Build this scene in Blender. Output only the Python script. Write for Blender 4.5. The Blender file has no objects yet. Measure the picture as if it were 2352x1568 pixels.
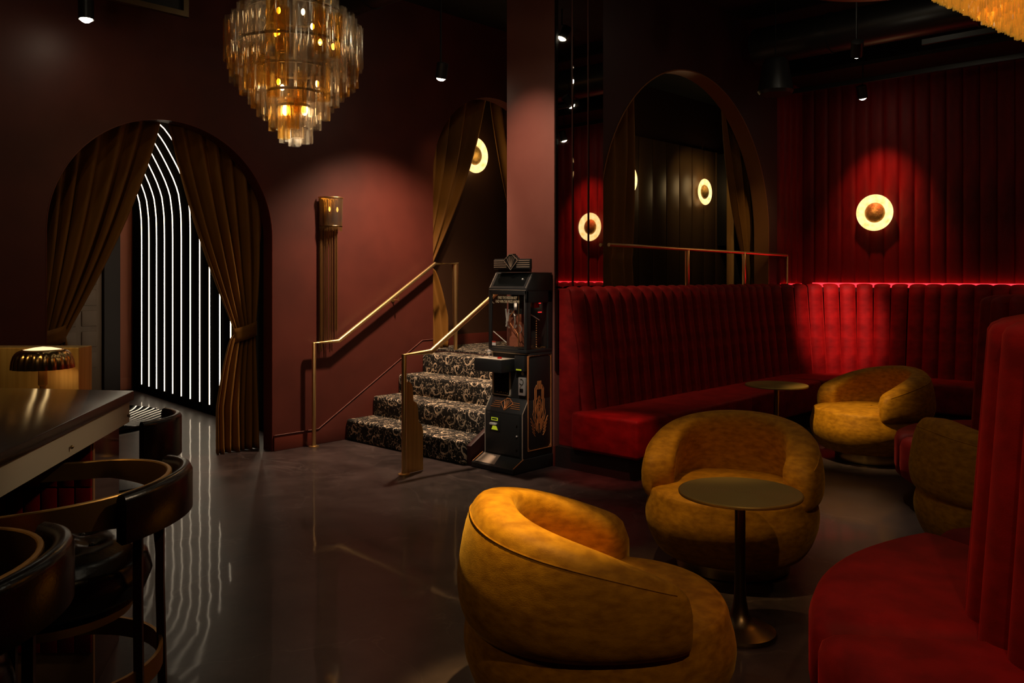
import bpy, bmesh, math, random
from math import sin, cos, pi, radians as R, sqrt
from mathutils import Vector, Matrix
random.seed(7)
SC = bpy.context.scene
COL = SC.collection
# ------------------------------------------------------------------ camera
A0 = math.atan(1832/1950)
FX, FY = cos(A0), sin(A0)          # camera forward
RX, RY = sin(A0), -cos(A0)         # camera right
def ld(l, d):                       # metres right of / in front of the viewer -> world XY
    return (d*FX + l*RX, d*FY + l*RY)
cam = bpy.data.cameras.new('camera'); camo = bpy.data.objects.new('camera', cam); COL.objects.link(camo)
camo.location = (0, 0, 1.5); camo.rotation_euler = (pi/2, 0, A0 - pi/2)
cam.sensor_width = 36; cam.lens = 1950/2352*36; cam.shift_y = -150/2352; cam.clip_start = .05; cam.clip_end = 60
SC.camera = camo
# ------------------------------------------------------------------ view and world
SC.view_settings.view_transform = 'Standard'; SC.view_settings.look = 'None'
SC.view_settings.gamma = 1; SC.view_settings.use_curve_mapping = False
SC.view_settings.exposure = 0.0
W = bpy.data.worlds.new('world'); SC.world = W; W.use_nodes = True
W.node_tree.nodes['Background'].inputs[0].default_value = (.012, .008, .006, 1)
W.node_tree.nodes['Background'].inputs[1].default_value = .5
try:
    SC.cycles.transparent_max_bounces = 24
    SC.cycles.sample_clamp_indirect = 3
    SC.cycles.caustics_reflective = False; SC.cycles.caustics_refractive = False
except Exception: pass
# ------------------------------------------------------------------ lights (most belong to a downlight or lamp built below; a few are added unseen)
WARM = (1, .62, .30); RED = (1, .05, .05); AMB = (1, .66, .28)
def spot(name, loc, to, power, ang=50, blend=.6, col=WARM, rad=.03):
    l = bpy.data.lights.new(name, 'SPOT'); l.energy = power; l.spot_size = R(ang); l.spot_blend = blend
    l.color = col; l.shadow_soft_size = rad
    o = bpy.data.objects.new(name, l); COL.objects.link(o); o.location = loc
    o.rotation_euler = (Vector(to) - Vector(loc)).to_track_quat('-Z', 'Y').to_euler(); return o
def point(name, loc, power, col=WARM, rad=.03):
    l = bpy.data.lights.new(name, 'POINT'); l.energy = power; l.color = col; l.shadow_soft_size = rad
    o = bpy.data.objects.new(name, l); COL.objects.link(o); o.location = loc; return o
# fixtures: (position, aim, power, cone, colour, lit face strength)
DOWN = [
 ((4.88, 5.42, 3.19), (5.0, 6.05, .75), 380, 104, (1, .70, .46), 40),      # stairs and wall rail
 ((2.22, 6.05, 3.24), (2.2, 5.9, 0), 8, 60, WARM, 90),                    # left of the curtained arch
 ((9.02, 3.42, 3.37), (9.56, 3.44, 2.1), 80, 66, (1, .17, .11), 25),      # over the wall lamp
 ((9.02, 1.22, 3.37), (9.56, 1.25, 2.1), 80, 66, (1, .17, .11), 25),      # over the next wall lamp
 ((9.02, -.98, 3.37), (9.56, -.95, 2.1), 80, 66, (1, .17, .11), 25),
 ((7.25, 2.80, 3.37), (9.15, 3.72, 1.0), 820, 21, (1, .30, .25), 18),     # corner of the banquette
 ((3.75, 4.40, 3.85), (5.12, 4.62, 2.2), 190, 42, (1, .62, .42), 10),       # pillar
 ((3.00, 3.60, 3.25), (4.85, 4.52, .85), 190, 24, (1, .82, .64), 10),     # claw machine
 ((3.90, 2.60, 3.60), (5.02, 3.76, .32), 360, 14, (1, .16, .12), 10),     # end of the banquette
 (ld(.30, 2.62)+(3.9,), ld(.08, 2.88)+(.6,), 1050, 16, (1, .66, .22), 10),     # nearest armchair
 ((4.95, 3.05, 3.75), (6.88, 2.68, .35), 620, 16, (1, .68, .28), 10),     # far armchair
 ((2.75, 2.55, 3.8), (3.70, 2.20, .6), 190, 20, (1, .62, .22), 10),       # armchair behind the table
 ((6.6, 3.2, 3.9), (5.3, 2.1, 0), 170, 24, (1, .72, .46), 10),            # floor by the last armchair
 ((1.9, 1.2, 3.6), (2.85, .85, .5), 64, 30, (1, .16, .08), 10),           # round island seat
 ((1.55, 4.35, 3.8), (3.25, 6.5, 1.3), 15, 46, (1, .66, .32), 10),        # curtained arch
 ((5.2, 4.95, 4.0), (6.0, 6.55, 2.2), 46, 30, (1, .66, .32), 10),         # landing curtain
 ((2.5, .95, 2.9), (.90, 2.72, 1.0), 85, 25, (1, .74, .46), 10),           # bar
 ((.95, -.35, 3.6), (2.75, 1.7, .3), 52, 52, (1, .62, .28), 10),          # added fill from the camera side for the front of the lounge
 ((6.6, 2.6, 4.05), (8.9, 4.66, 1.9), 110, 14, (1, .66, .30), 10),        # curtain right of the big arch
]
for i, (p, t, w, c, colr, e) in enumerate(DOWN):
    v = (Vector(t) - Vector(p)).normalized()
    spot('downlight_beam', Vector(p) + v*.06, t, w, c, 1.0, colr, .07 if i == 0 else .035)
point('glow', (3.1, 4.88, 2.75), 2.0, (1, .74, .48), .22)                # tube chandelier
point('glow', (3.1, 4.88, 2.42), 2.2, (1, .78, .54), .10)
for k in range(7):                                                          # amber chandelier
    point('glow', (5.33+.36*cos(k*.9), .89+.36*sin(k*.9), 3.12 if k % 2 else 2.98), .8, (1, .76, .34), .04)
point('glow', (1.5, .2, 3.1), 3, (1, .60, .24), .4)                      # added light without a fixture, out of view by the near bar end
point('glow', ld(-2.3, 2.2) + (2.5,), 12, (1, .62, .24), .15)              # added light above the bar for the brass panel, without a fixture
spot('pocket_light', (6.9, 4.62, 4.1), (6.3, 4.66, 1.8), 8, 50, .9, (1, .60, .26))  # unseen light added to bring out the left curtain in the big arch
point('glow', (9.6, 5.7, 3.3), 1.6, (1, .66, .36), .1)  # added light without a fixture, brightens the conduits beyond the big arch

# ------------------------------------------------------------------ node materials
def mat(name, base=(.5,.5,.5), rough=.5, metal=0, **k):
    m = bpy.data.materials.new(name); m.use_nodes = True
    b = m.node_tree.nodes['Principled BSDF']
    b.inputs['Base Color'].default_value = (*base, 1); b.inputs['Roughness'].default_value = rough; b.inputs['Metallic'].default_value = metal
    for kk, v in k.items():
        b.inputs[kk.replace('_', ' ')].default_value = v
    return m
def N(m, t, **k):
    n = m.node_tree.nodes.new(t)
    for a, v in k.items(): setattr(n, a, v)
    return n
def L(m, a, b): m.node_tree.links.new(a, b)
def bsdf(m): return m.node_tree.nodes['Principled BSDF']
def noise_mix(m, c1, c2, scale=6, detail=5, lo=.35, hi=.65, vec=None, stretch=None, bump=0, bscale=None, rough=None, coords='Object'):
    tc = N(m, 'ShaderNodeTexCoord'); mp = N(m, 'ShaderNodeMapping')
    if stretch: mp.inputs['Scale'].default_value = stretch
    L(m, tc.outputs[coords], mp.inputs[0])
    n = N(m, 'ShaderNodeTexNoise'); n.inputs['Scale'].default_value = scale; n.inputs['Detail'].default_value = detail
    L(m, mp.outputs[0], n.inputs[0])
    r = N(m, 'ShaderNodeValToRGB'); r.color_ramp.elements[0].position = lo; r.color_ramp.elements[1].position = hi
    r.color_ramp.elements[0].color = (*c1, 1); r.color_ramp.elements[1].color = (*c2, 1)
    L(m, n.outputs[0], r.inputs[0]); L(m, r.outputs[0], bsdf(m).inputs['Base Color'])
    if rough:
        q = N(m, 'ShaderNodeMapRange'); q.inputs[3].default_value = rough[0]; q.inputs[4].default_value = rough[1]
        L(m, n.outputs[0], q.inputs[0]); L(m, q.outputs[0], bsdf(m).inputs['Roughness'])
    if bump:
        n2 = N(m, 'ShaderNodeTexNoise'); n2.inputs['Scale'].default_value = bscale or scale*6; n2.inputs['Detail'].default_value = 4
        L(m, mp.outputs[0], n2.inputs[0])
        b = N(m, 'ShaderNodeBump'); b.inputs['Strength'].default_value = bump; b.inputs['Distance'].default_value = .01
        L(m, n2.outputs[0], b.inputs['Height']); L(m, b.outputs[0], bsdf(m).inputs['Normal'])
    return m
def velvet(name, c1, c2, sheen, scale=7, stretch=(1, 1, 1.6), sw=.8):
    m = mat(name, c1, .62); noise_mix(m, c1, c2, scale, 7, .34, .66, stretch=stretch, bump=.12, bscale=160)
    b = bsdf(m); b.inputs['Sheen Weight'].default_value = sw; b.inputs['Sheen Roughness'].default_value = .35
    b.inputs['Sheen Tint'].default_value = (*sheen, 1); b.inputs['Specular IOR Level'].default_value = .2
    return m
def emit(name, col, s):
    m = bpy.data.materials.new(name); m.use_nodes = True; nt = m.node_tree; nt.nodes.remove(nt.nodes['Principled BSDF'])
    e = nt.nodes.new('ShaderNodeEmission'); e.inputs[0].default_value = (*col, 1); e.inputs[1].default_value = s
    nt.links.new(e.outputs[0], nt.nodes['Material Output'].inputs[0]); return m
def sheer(name, tint, body, frac=.25, gloss=.12, glow=0):          # thin glass / gauze: see-through, a little body that catches lamp light
    m = bpy.data.materials.new(name); m.use_nodes = True; nt = m.node_tree; nt.nodes.remove(nt.nodes['Principled BSDF'])
    t = nt.nodes.new('ShaderNodeBsdfTransparent'); t.inputs[0].default_value = (*tint, 1)
    d = nt.nodes.new('ShaderNodeBsdfTranslucent'); d.inputs[0].default_value = (*body, 1)
    g = nt.nodes.new('ShaderNodeBsdfGlossy'); g.inputs[0].default_value = (1, .95, .85, 1); g.inputs[1].default_value = gloss
    lw = nt.nodes.new('ShaderNodeLayerWeight'); lw.inputs[0].default_value = .45
    a = nt.nodes.new('ShaderNodeMixShader'); b = nt.nodes.new('ShaderNodeMixShader')
    mr = nt.nodes.new('ShaderNodeMapRange'); mr.inputs[3].default_value = frac*.5; mr.inputs[4].default_value = min(.95, frac*2.2)
    nt.links.new(lw.outputs[1], mr.inputs[0])
    a.inputs[0].default_value = .55; nt.links.new(d.outputs[0], a.inputs[1]); nt.links.new(g.outputs[0], a.inputs[2])
    nt.links.new(mr.outputs[0], b.inputs[0]); nt.links.new(t.outputs[0], b.inputs[1]); nt.links.new(a.outputs[0], b.inputs[2])
    out = b.outputs[0]
    if glow:                                              # small emission in the glass rods, standing in for bulb light
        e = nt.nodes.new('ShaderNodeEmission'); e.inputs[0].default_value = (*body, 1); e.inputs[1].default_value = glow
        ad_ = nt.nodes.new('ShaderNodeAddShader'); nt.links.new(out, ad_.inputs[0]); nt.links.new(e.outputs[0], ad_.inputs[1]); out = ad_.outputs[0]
    nt.links.new(out, nt.nodes['Material Output'].inputs[0]); return m

M = {}
# dark polished concrete
m = M['floor'] = mat('polished_concrete', (.02,.015,.014), .3, Coat_Weight=.24, Coat_Roughness=.05)
tc = N(m, 'ShaderNodeTexCoord')
n1 = N(m, 'ShaderNodeTexNoise'); n1.inputs['Scale'].default_value = 1.6; n1.inputs['Detail'].default_value = 12; n1.inputs['Roughness'].default_value = .72
n2 = N(m, 'ShaderNodeTexNoise'); n2.inputs['Scale'].default_value = 1.1; n2.inputs['Detail'].default_value = 6; n2.inputs['Distortion'].default_value = .8
L(m, tc.outputs['Object'], n1.inputs[0]); L(m, tc.outputs['Object'], n2.inputs[0])
r1 = N(m, 'ShaderNodeValToRGB'); r1.color_ramp.elements[0].position = .36; r1.color_ramp.elements[1].position = .68
r1.color_ramp.elements[0].color = (.014,.010,.0105,1); r1.color_ramp.elements[1].color = (.092,.061,.058,1)
L(m, n1.outputs[0], r1.inputs[0])
# thin pale veins where the second noise crosses .5
s1 = N(m, 'ShaderNodeMath', operation='SUBTRACT'); s1.inputs[1].default_value = .5; L(m, n2.outputs[0], s1.inputs[0])
s2 = N(m, 'ShaderNodeMath', operation='ABSOLUTE'); L(m, s1.outputs[0], s2.inputs[0])
s3 = N(m, 'ShaderNodeMapRange'); s3.inputs[1].default_value = 0; s3.inputs[2].default_value = .006; s3.inputs[3].default_value = .35; s3.inputs[4].default_value = 0
L(m, s2.outputs[0], s3.inputs[0])
mx = N(m, 'ShaderNodeMix', data_type='RGBA'); mx.inputs[7].default_value = (.17,.13,.12,1)
L(m, s3.outputs[0], mx.inputs[0]); L(m, r1.outputs[0], mx.inputs[6]); L(m, mx.outputs[2], bsdf(m).inputs['Base Color'])
rr = N(m, 'ShaderNodeMapRange'); rr.inputs[3].default_value = .30; rr.inputs[4].default_value = .50; L(m, n1.outputs[0], rr.inputs[0]); L(m, rr.outputs[0], bsdf(m).inputs['Roughness'])
n3 = N(m, 'ShaderNodeTexNoise'); n3.inputs['Scale'].default_value = 2.6; n3.inputs['Detail'].default_value = 2; L(m, tc.outputs['Object'], n3.inputs[0])
bp = N(m, 'ShaderNodeBump'); bp.inputs['Strength'].default_value = .06; bp.inputs['Distance'].default_value = .03; L(m, n3.outputs[0], bp.inputs['Height']); L(m, bp.outputs[0], bsdf(m).inputs['Normal']); L(m, bp.outputs[0], bsdf(m).inputs['Coat Normal'])

M['maroon'] = noise_mix(mat('maroon_paint', (.17,.035,.022), .5), (.080,.015,.010), (.104,.020,.013), 3, 4, bump=.03, bscale=220)
M['maroon_trim'] = mat('maroon_gloss_trim', (.13,.024,.015), .4)
M['pillar'] = noise_mix(mat('dusty_maroon_paint', (.2,.08,.06), .55), (.21,.075,.06), (.235,.088,.07), 3, 4, bump=.03, bscale=220)
M['matte'] = mat('matte_black_panel', (.008,.007,.006), 1, 0, Specular_IOR_Level=0.0)
M['dark'] = mat('near_black_paint', (.012,.006,.005), .6)
M['darkred'] = mat('dark_oxblood_paint', (.035,.007,.006), .55)
M['ceil'] = mat('black_ceiling_paint', (.008,.006,.005), .8)
M['brownwall'] = mat('brown_black_paint', (.06,.026,.013), .5)
M['taupe'] = mat('brown_lacquer_panel', (.135,.078,.036), .4)
M['redvelvet'] = velvet('red_velvet', (.15,.0035,.004), (.27,.008,.008), (1,.10,.08), 8, (1,1,1.6), .55)
M['redpanel'] = velvet('red_velvet_wall_panel', (.085,.002,.002), (.165,.005,.0045), (1,.1,.08), 9, (1,1,.35), .5)
M['mustard'] = velvet('mustard_velvet', (.34,.140,.005), (.56,.255,.011), (1,.60,.10), 20, (1,1,2.4), .35)
M['curtain'] = velvet('bronze_velvet_curtain', (.19,.080,.014), (.27,.118,.020), (1,.55,.2), 5, (1,1,.3), .5)
M['brass'] = mat('polished_brass', (1,.70,.32), .34, 1)
M['satin'] = noise_mix(mat('brushed_brass', (.8,.5,.17), .48, 1), (.82,.52,.16), (.94,.64,.22), 60, 3, stretch=(1,1,.04), bump=.04, bscale=90)
M['linermat'] = mat('bronze_arch_liner', (.30,.13,.04), .5, .5)
M['bronze'] = mat('dark_bronze', (.22,.15,.08), .34, 1)
M['copper'] = mat('copper_line', (.90,.36,.12), .4, .35)
M['pewter'] = mat('pewter_line', (.74,.63,.50), .4, .35)
M['leather'] = noise_mix(mat('black_leather', (.018,.010,.007), .24), (.006,.004,.003), (.012,.007,.005), 8, 4, bump=.05, bscale=150)
M['stone'] = noise_mix(mat('black_stone_top', (.016,.010,.008), .24), (.010,.007,.006), (.045,.030,.022), 2.4, 10, .5, .8, stretch=(.5,3,1))
M['blackgloss'] = mat('black_gloss', (.01,.008,.007), .06)
M['blackmetal'] = mat('black_powder_coat', (.016,.015,.015), .36)
M['steelband'] = mat('brushed_nickel_strip', (.52,.47,.36), .45, .45)
M['tile'] = noise_mix(mat('oxblood_glazed_tile', (.20,.008,.008), .12), (.26,.006,.006), (.42,.012,.012), 9, 2)
M['grout'] = mat('gold_grout', (.62,.34,.16), .5)
M['mirror'] = mat('smoked_mirror', (.72,.66,.62), .015, 1)
M['chrome'] = mat('chrome', (.70,.68,.66), .28, .6)
M['bulb'] = emit('lamp_filament', (1,.62,.28), 9)
M['bulbbig'] = emit('lit_bulb', (1,.74,.46), 26)
M['ledwhite'] = emit('white_led_tube', (1,.80,.56), 4.4)
M['ledred'] = emit('red_led_strip', (1,.02,.03), 3.2)
M['ledface'] = emit('downlight_face', (1,.86,.62), 40)
M['ring'] = None
M['disp'] = emit('yellow_display', (.62,.66,.03), .5)
M['redled'] = emit('small_red_led', (1,.02,.02), 3)
M['white'] = mat('white_plastic', (.75,.73,.7), .4)
M['screen'] = mat('dark_glass_screen', (.01,.012,.012), .05)
M['door'] = mat('taupe_painted_door', (.17,.115,.075), .5)
M['rosewall'] = mat('terracotta_paint', (.36,.11,.055), .6)
M['disc'] = mat('copper_leaf_disc', (.30,.075,.025), .45, .3)
M['gclear'] = sheer('clear_ribbed_glass', (.95,.92,.87), (.90,.80,.66), .20)
M['gamber'] = sheer('amber_ribbed_glass', (.93,.72,.34), (.85,.55,.20), .24)
M['gsmoke'] = sheer('smoked_ribbed_glass', (.70,.62,.52), (.42,.34,.25), .26)
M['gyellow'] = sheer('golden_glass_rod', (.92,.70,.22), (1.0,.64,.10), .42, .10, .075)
M['fringe'] = sheer('gold_chain_fringe', (.62,.42,.14), (.34,.20,.05), .34, .4)
M['pane'] = sheer('clear_acrylic', (.96,.95,.93), (.3,.3,.3), .03, .02)
# glowing ring of the wall lamps: alabaster, brighter in the dish
m = bpy.data.materials.new('alabaster_glow'); m.use_nodes = True; nt = m.node_tree; nt.nodes.remove(nt.nodes['Principled BSDF'])
tc = nt.nodes.new('ShaderNodeTexCoord'); nz = nt.nodes.new('ShaderNodeTexNoise'); nz.inputs['Scale'].default_value = 14; nz.inputs['Detail'].default_value = 4
rp = nt.nodes.new('ShaderNodeValToRGB'); rp.color_ramp.elements[0].color = (1,.50,.13,1); rp.color_ramp.elements[1].color = (1,.72,.34,1); rp.color_ramp.elements[0].position = .3; rp.color_ramp.elements[1].position = .65
e = nt.nodes.new('ShaderNodeEmission'); e.inputs[1].default_value = 1.7
nt.links.new(tc.outputs['Object'], nz.inputs[0]); nt.links.new(nz.outputs[0], rp.inputs[0]); nt.links.new(rp.outputs[0], e.inputs[0]); nt.links.new(e.outputs[0], nt.nodes['Material Output'].inputs[0])
M['ring'] = m
# damask carpet: spirals around scattered centres, plus leafy scraps, on black
m = M['carpet'] = mat('damask_carpet', (.01,.008,.007), .9)
geo = N(m, 'ShaderNodeNewGeometry'); sp = N(m, 'ShaderNodeSeparateXYZ'); L(m, geo.outputs['Position'], sp.inputs[0])
ad = N(m, 'ShaderNodeMath', operation='ADD'); L(m, sp.outputs[0], ad.inputs[0]); L(m, sp.outputs[2], ad.inputs[1])
cb = N(m, 'ShaderNodeCombineXYZ'); L(m, sp.outputs[1], cb.inputs[0]); L(m, ad.outputs[0], cb.inputs[1])
wn = N(m, 'ShaderNodeTexNoise', noise_dimensions='2D'); wn.inputs['Scale'].default_value = 9; L(m, cb.outputs[0], wn.inputs[0])
wv = N(m, 'ShaderNodeVectorMath', operation='SCALE'); wv.inputs['Scale'].default_value = .05; L(m, wn.outputs['Color'], wv.inputs[0])
pv = N(m, 'ShaderNodeVectorMath', operation='ADD'); L(m, cb.outputs[0], pv.inputs[0]); L(m, wv.outputs[0], pv.inputs[1])
def spiral(scale, arms, tight, thr, fade):
    vo = N(m, 'ShaderNodeTexVoronoi', voronoi_dimensions='2D'); vo.inputs['Scale'].default_value = scale; L(m, pv.outputs[0], vo.inputs['Vector'])
    ss = N(m, 'ShaderNodeVectorMath', operation='SUBTRACT'); L(m, pv.outputs[0], ss.inputs[0]); L(m, vo.outputs['Position'], ss.inputs[1])
    sx = N(m, 'ShaderNodeSeparateXYZ'); L(m, ss.outputs[0], sx.inputs[0])
    at = N(m, 'ShaderNodeMath', operation='ARCTAN2'); L(m, sx.outputs[1], at.inputs[0]); L(m, sx.outputs[0], at.inputs[1])
    ln = N(m, 'ShaderNodeVectorMath', operation='LENGTH'); L(m, ss.outputs[0], ln.inputs[0])
    lg = N(m, 'ShaderNodeMath', operation='POWER'); L(m, ln.outputs['Value'], lg.inputs[0]); lg.inputs[1].default_value = .6
    mu = N(m, 'ShaderNodeMath', operation='MULTIPLY'); L(m, lg.outputs[0], mu.inputs[0]); mu.inputs[1].default_value = tight
    a1 = N(m, 'ShaderNodeMath', operation='MULTIPLY'); L(m, at.outputs[0], a1.inputs[0]); a1.inputs[1].default_value = arms
    a2 = N(m, 'ShaderNodeMath', operation='ADD'); L(m, a1.outputs[0], a2.inputs[0]); L(m, mu.outputs[0], a2.inputs[1])
    si = N(m, 'ShaderNodeMath', operation='SINE'); L(m, a2.outputs[0], si.inputs[0])
    mr = N(m, 'ShaderNodeMapRange'); mr.inputs[1].default_value = thr; mr.inputs[2].default_value = min(thr+.12, 1); L(m, si.outputs[0], mr.inputs[0])
    mf = N(m, 'ShaderNodeMapRange'); mf.inputs[1].default_value = fade; mf.inputs[2].default_value = fade*.75; L(m, ln.outputs['Value'], mf.inputs[0])
    o = N(m, 'ShaderNodeMath', operation='MULTIPLY'); L(m, mr.outputs[0], o.inputs[0]); L(m, mf.outputs[0], o.inputs[1]); return o
o1 = spiral(6.0, 1, 50, .76, .085); o2 = spiral(12, 3, 36, .74, .042)
ms = N(m, 'ShaderNodeTexNoise', noise_dimensions='2D'); ms.inputs['Scale'].default_value = 34; ms.inputs['Detail'].default_value = 2; ms.inputs['Distortion'].default_value = 1.4; L(m, cb.outputs[0], ms.inputs[0])
q1 = N(m, 'ShaderNodeMapRange'); q1.inputs[1].default_value = .635; q1.inputs[2].default_value = .66; L(m, ms.outputs[0], q1.inputs[0])
mxx = N(m, 'ShaderNodeMath', operation='MAXIMUM'); L(m, o1.outputs[0], mxx.inputs[0]); L(m, o2.outputs[0], mxx.inputs[1])
my = N(m, 'ShaderNodeMath', operation='MAXIMUM'); L(m, mxx.outputs[0], my.inputs[0]); L(m, q1.outputs[0], my.inputs[1])
br = N(m, 'ShaderNodeTexNoise', noise_dimensions='2D'); br.inputs['Scale'].default_value = 14; L(m, cb.outputs[0], br.inputs[0])
bq = N(m, 'ShaderNodeMapRange'); bq.inputs[1].default_value = .3; bq.inputs[2].default_value = .62; bq.inputs[3].default_value = .25; L(m, br.outputs[0], bq.inputs[0])
mz = N(m, 'ShaderNodeMath', operation='MULTIPLY'); L(m, my.outputs[0], mz.inputs[0]); L(m, bq.outputs[0], mz.inputs[1])
mc = N(m, 'ShaderNodeMix', data_type='RGBA'); mc.inputs[6].default_value = (.006,.005,.004,1); mc.inputs[7].default_value = (.92,.74,.54,1)
L(m, mz.outputs[0], mc.inputs[0]); L(m, mc.outputs[2], bsdf(m).inputs['Base Color'])

# ------------------------------------------------------------------ mesh builder
class G:
    def __init__(s): s.v = []; s.f = []
    def add(s, v, f):
        b = len(s.v); s.v += [tuple(p) for p in v]; s.f += [tuple(i + b for i in q) for q in f]; return s
    def box(s, x0, x1, y0, y1, z0, z1):
        return s.add([(x0,y0,z0),(x1,y0,z0),(x1,y1,z0),(x0,y1,z0),(x0,y0,z1),(x1,y0,z1),(x1,y1,z1),(x0,y1,z1)],
                     [(0,3,2,1),(4,5,6,7),(0,1,5,4),(1,2,6,5),(2,3,7,6),(3,0,4,7)])
    def prism(s, poly, z0, z1):                       # poly in XY, counter-clockwise
        n = len(poly); v = [(x,y,z0) for x,y in poly] + [(x,y,z1) for x,y in poly]
        f = [tuple(range(n-1,-1,-1)), tuple(range(n,2*n))] + [(i,(i+1)%n,n+(i+1)%n,n+i) for i in range(n)]
        return s.add(v, f)
    def prismx(s, poly, x0, x1):                      # poly in (y,z)
        n = len(poly); v = [(x0,y,z) for y,z in poly] + [(x1,y,z) for y,z in poly]
        f = [tuple(range(n-1,-1,-1)), tuple(range(n,2*n))] + [(i,(i+1)%n,n+(i+1)%n,n+i) for i in range(n)]
        return s.add(v, f)
    def prismy(s, poly, y0, y1):                      # poly in (x,z)
        n = len(poly); v = [(x,y0,z) for x,z in poly] + [(x,y1,z) for x,z in poly]
        f = [tuple(range(n)), tuple(range(2*n-1,n-1,-1))] + [(i,n+i,n+(i+1)%n,(i+1)%n) for i in range(n)]
        return s.add(v, f)
    def grid(s, fn, nu, nv, cu=False, cv=False):
        v = []; f = []
        for j in range(nv + (0 if cv else 1)):
            for i in range(nu + (0 if cu else 1)): v.append(fn(i/nu, j/nv))
        w = nu if cu else nu+1; h = nv if cv else nv+1
        for j in range(nv):
            for i in range(nu):
                a = j*w+i; b = j*w+(i+1)%w if cu else j*w+i+1; jj = (j+1)%h if cv else j+1
                f.append((a, b, jj*w+((i+1)%w if cu else i+1), jj*w+i))
        return s.add(v, f)
    def lathe(s, prof, n=32, c=(0,0), sx=1, sy=1, a0=0, a1=2*pi):
        full = abs(a1-a0-2*pi) < 1e-6; k = n if full else n+1; v = []; f = []
        for r, z in prof:
            for i in range(k):
                t = a0+(a1-a0)*i/n; v.append((c[0]+r*cos(t)*sx, c[1]+r*sin(t)*sy, z))
        for j in range(len(prof)-1):
            for i in range(n):
                a = j*k+i; b = j*k+(i+1)%k; f.append((a, b, b+k, a+k))
        return s.add(v, f)
    def tube(s, pts, r, n=8, closed=False, caps=True, r2=None, up=None):
        P = [Vector(p) for p in pts]; m_ = len(P); v = []; f = []; pn = None
        for i in range(m_):
            a = P[(i-1) % m_] if (closed or i > 0) else P[i]; b = P[(i+1) % m_] if (closed or i < m_-1) else P[i]
            t = (b-a).normalized()
            if pn is None:
                u = Vector(up) if up else (Vector((0,0,1)) if abs(t.z) < .9 else Vector((1,0,0)))
                pn = (u - t*u.dot(t)).normalized()
            else:
                pn = (pn - t*pn.dot(t)).normalized()
            bn = t.cross(pn)
            # mitre scale
            sc = 1
            if 0 < i < m_-1 or closed:
                d1 = (P[i]-a).normalized(); sc = 1/max(.5, abs(d1.dot(t)))
            rr = r[i] if isinstance(r, (list, tuple)) else r; rb = (r2 if r2 else rr)
            for k in range(n):
                q = 2*pi*k/n + pi/n; v.append(P[i] + pn*(rr*cos(q)*sc) + bn*(rb*sin(q)*sc))
        for i in range(m_ if closed else m_-1):
            for k in range(n):
                a = i*n+k; b = i*n+(k+1)%n; c = ((i+1)%m_)*n; f.append((a, b, c+(k+1)%n, c+k))
        if caps and not closed: f.append(tuple(range(n-1,-1,-1))); f.append(tuple((m_-1)*n+k for k in range(n)))
        return s.add(v, f)
    def ball(s, c, r, n=10, m_=6, sz=1):
        pr = [(r*sin(pi*j/m_)+1e-5, c[2]-r*sz*cos(pi*j/m_)) for j in range(m_+1)]
        return s.lathe(pr, n, (c[0], c[1]))
    def tr(s, mtx): s.v = [tuple(mtx @ Vector(p)) for p in s.v]; return s
    def merge(s, o, mtx=None):
        return s.add([mtx @ Vector(p) for p in o.v] if mtx else o.v, o.f)
    def mesh(s, name, m, smooth=True, bevel=0, seg=2, ang=35):
        me = bpy.data.meshes.new(name); me.from_pydata(s.v, [], s.f); me.validate()
        bm = bmesh.new(); bm.from_mesh(me); bmesh.ops.remove_doubles(bm, verts=bm.verts, dist=1e-5)
        bmesh.ops.recalc_face_normals(bm, faces=bm.faces)
        if bevel:
            es = [e for e in bm.edges if len(e.link_faces) == 2 and e.calc_face_angle(0) > R(30)]
            bmesh.ops.bevel(bm, geom=es, offset=bevel, segments=seg, profile=.5, affect='EDGES', clamp_overlap=True)
        bm.to_mesh(me); bm.free(); me.materials.append(m)
        if smooth: me.shade_smooth(); me.set_sharp_from_angle(angle=R(ang))
        return me
    def make(s, name, m, parent=None, world=False, **k):
        me = s.mesh(name, m, **k)
        if world and parent is not None:
            me.transform(Matrix.LocRotScale(parent.location, parent.rotation_euler, None).inverted())
        o = bpy.data.objects.new(name, me); COL.objects.link(o)
        if parent is not None: o.parent = parent
        return o
def inst(name, me, parent, loc=(0,0,0), rot=(0,0,0), sc=(1,1,1)):
    o = bpy.data.objects.new(name, me); COL.objects.link(o); o.parent = parent; o.location = loc; o.rotation_euler = rot; o.scale = sc; return o
def tag(o, label, cat, group=None, kind=None):
    if label: o['label'] = label
    if cat: o['category'] = cat
    if group: o['group'] = group
    if kind: o['kind'] = kind
    return o
def thing(name, label, cat, loc=(0,0,0), rz=0, group=None):
    o = bpy.data.objects.new(name, None); COL.objects.link(o); o.empty_display_size = .1
    o.location = loc; o.rotation_euler = (0,0,rz); return tag(o, label, cat, group)
def struct(o): o['kind'] = 'structure'; return o
def copy_tree(o, parent=None):
    c = o.copy(); COL.objects.link(c); c.parent = parent
    for ch in list(o.children): copy_tree(ch, c)
    return c

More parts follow.
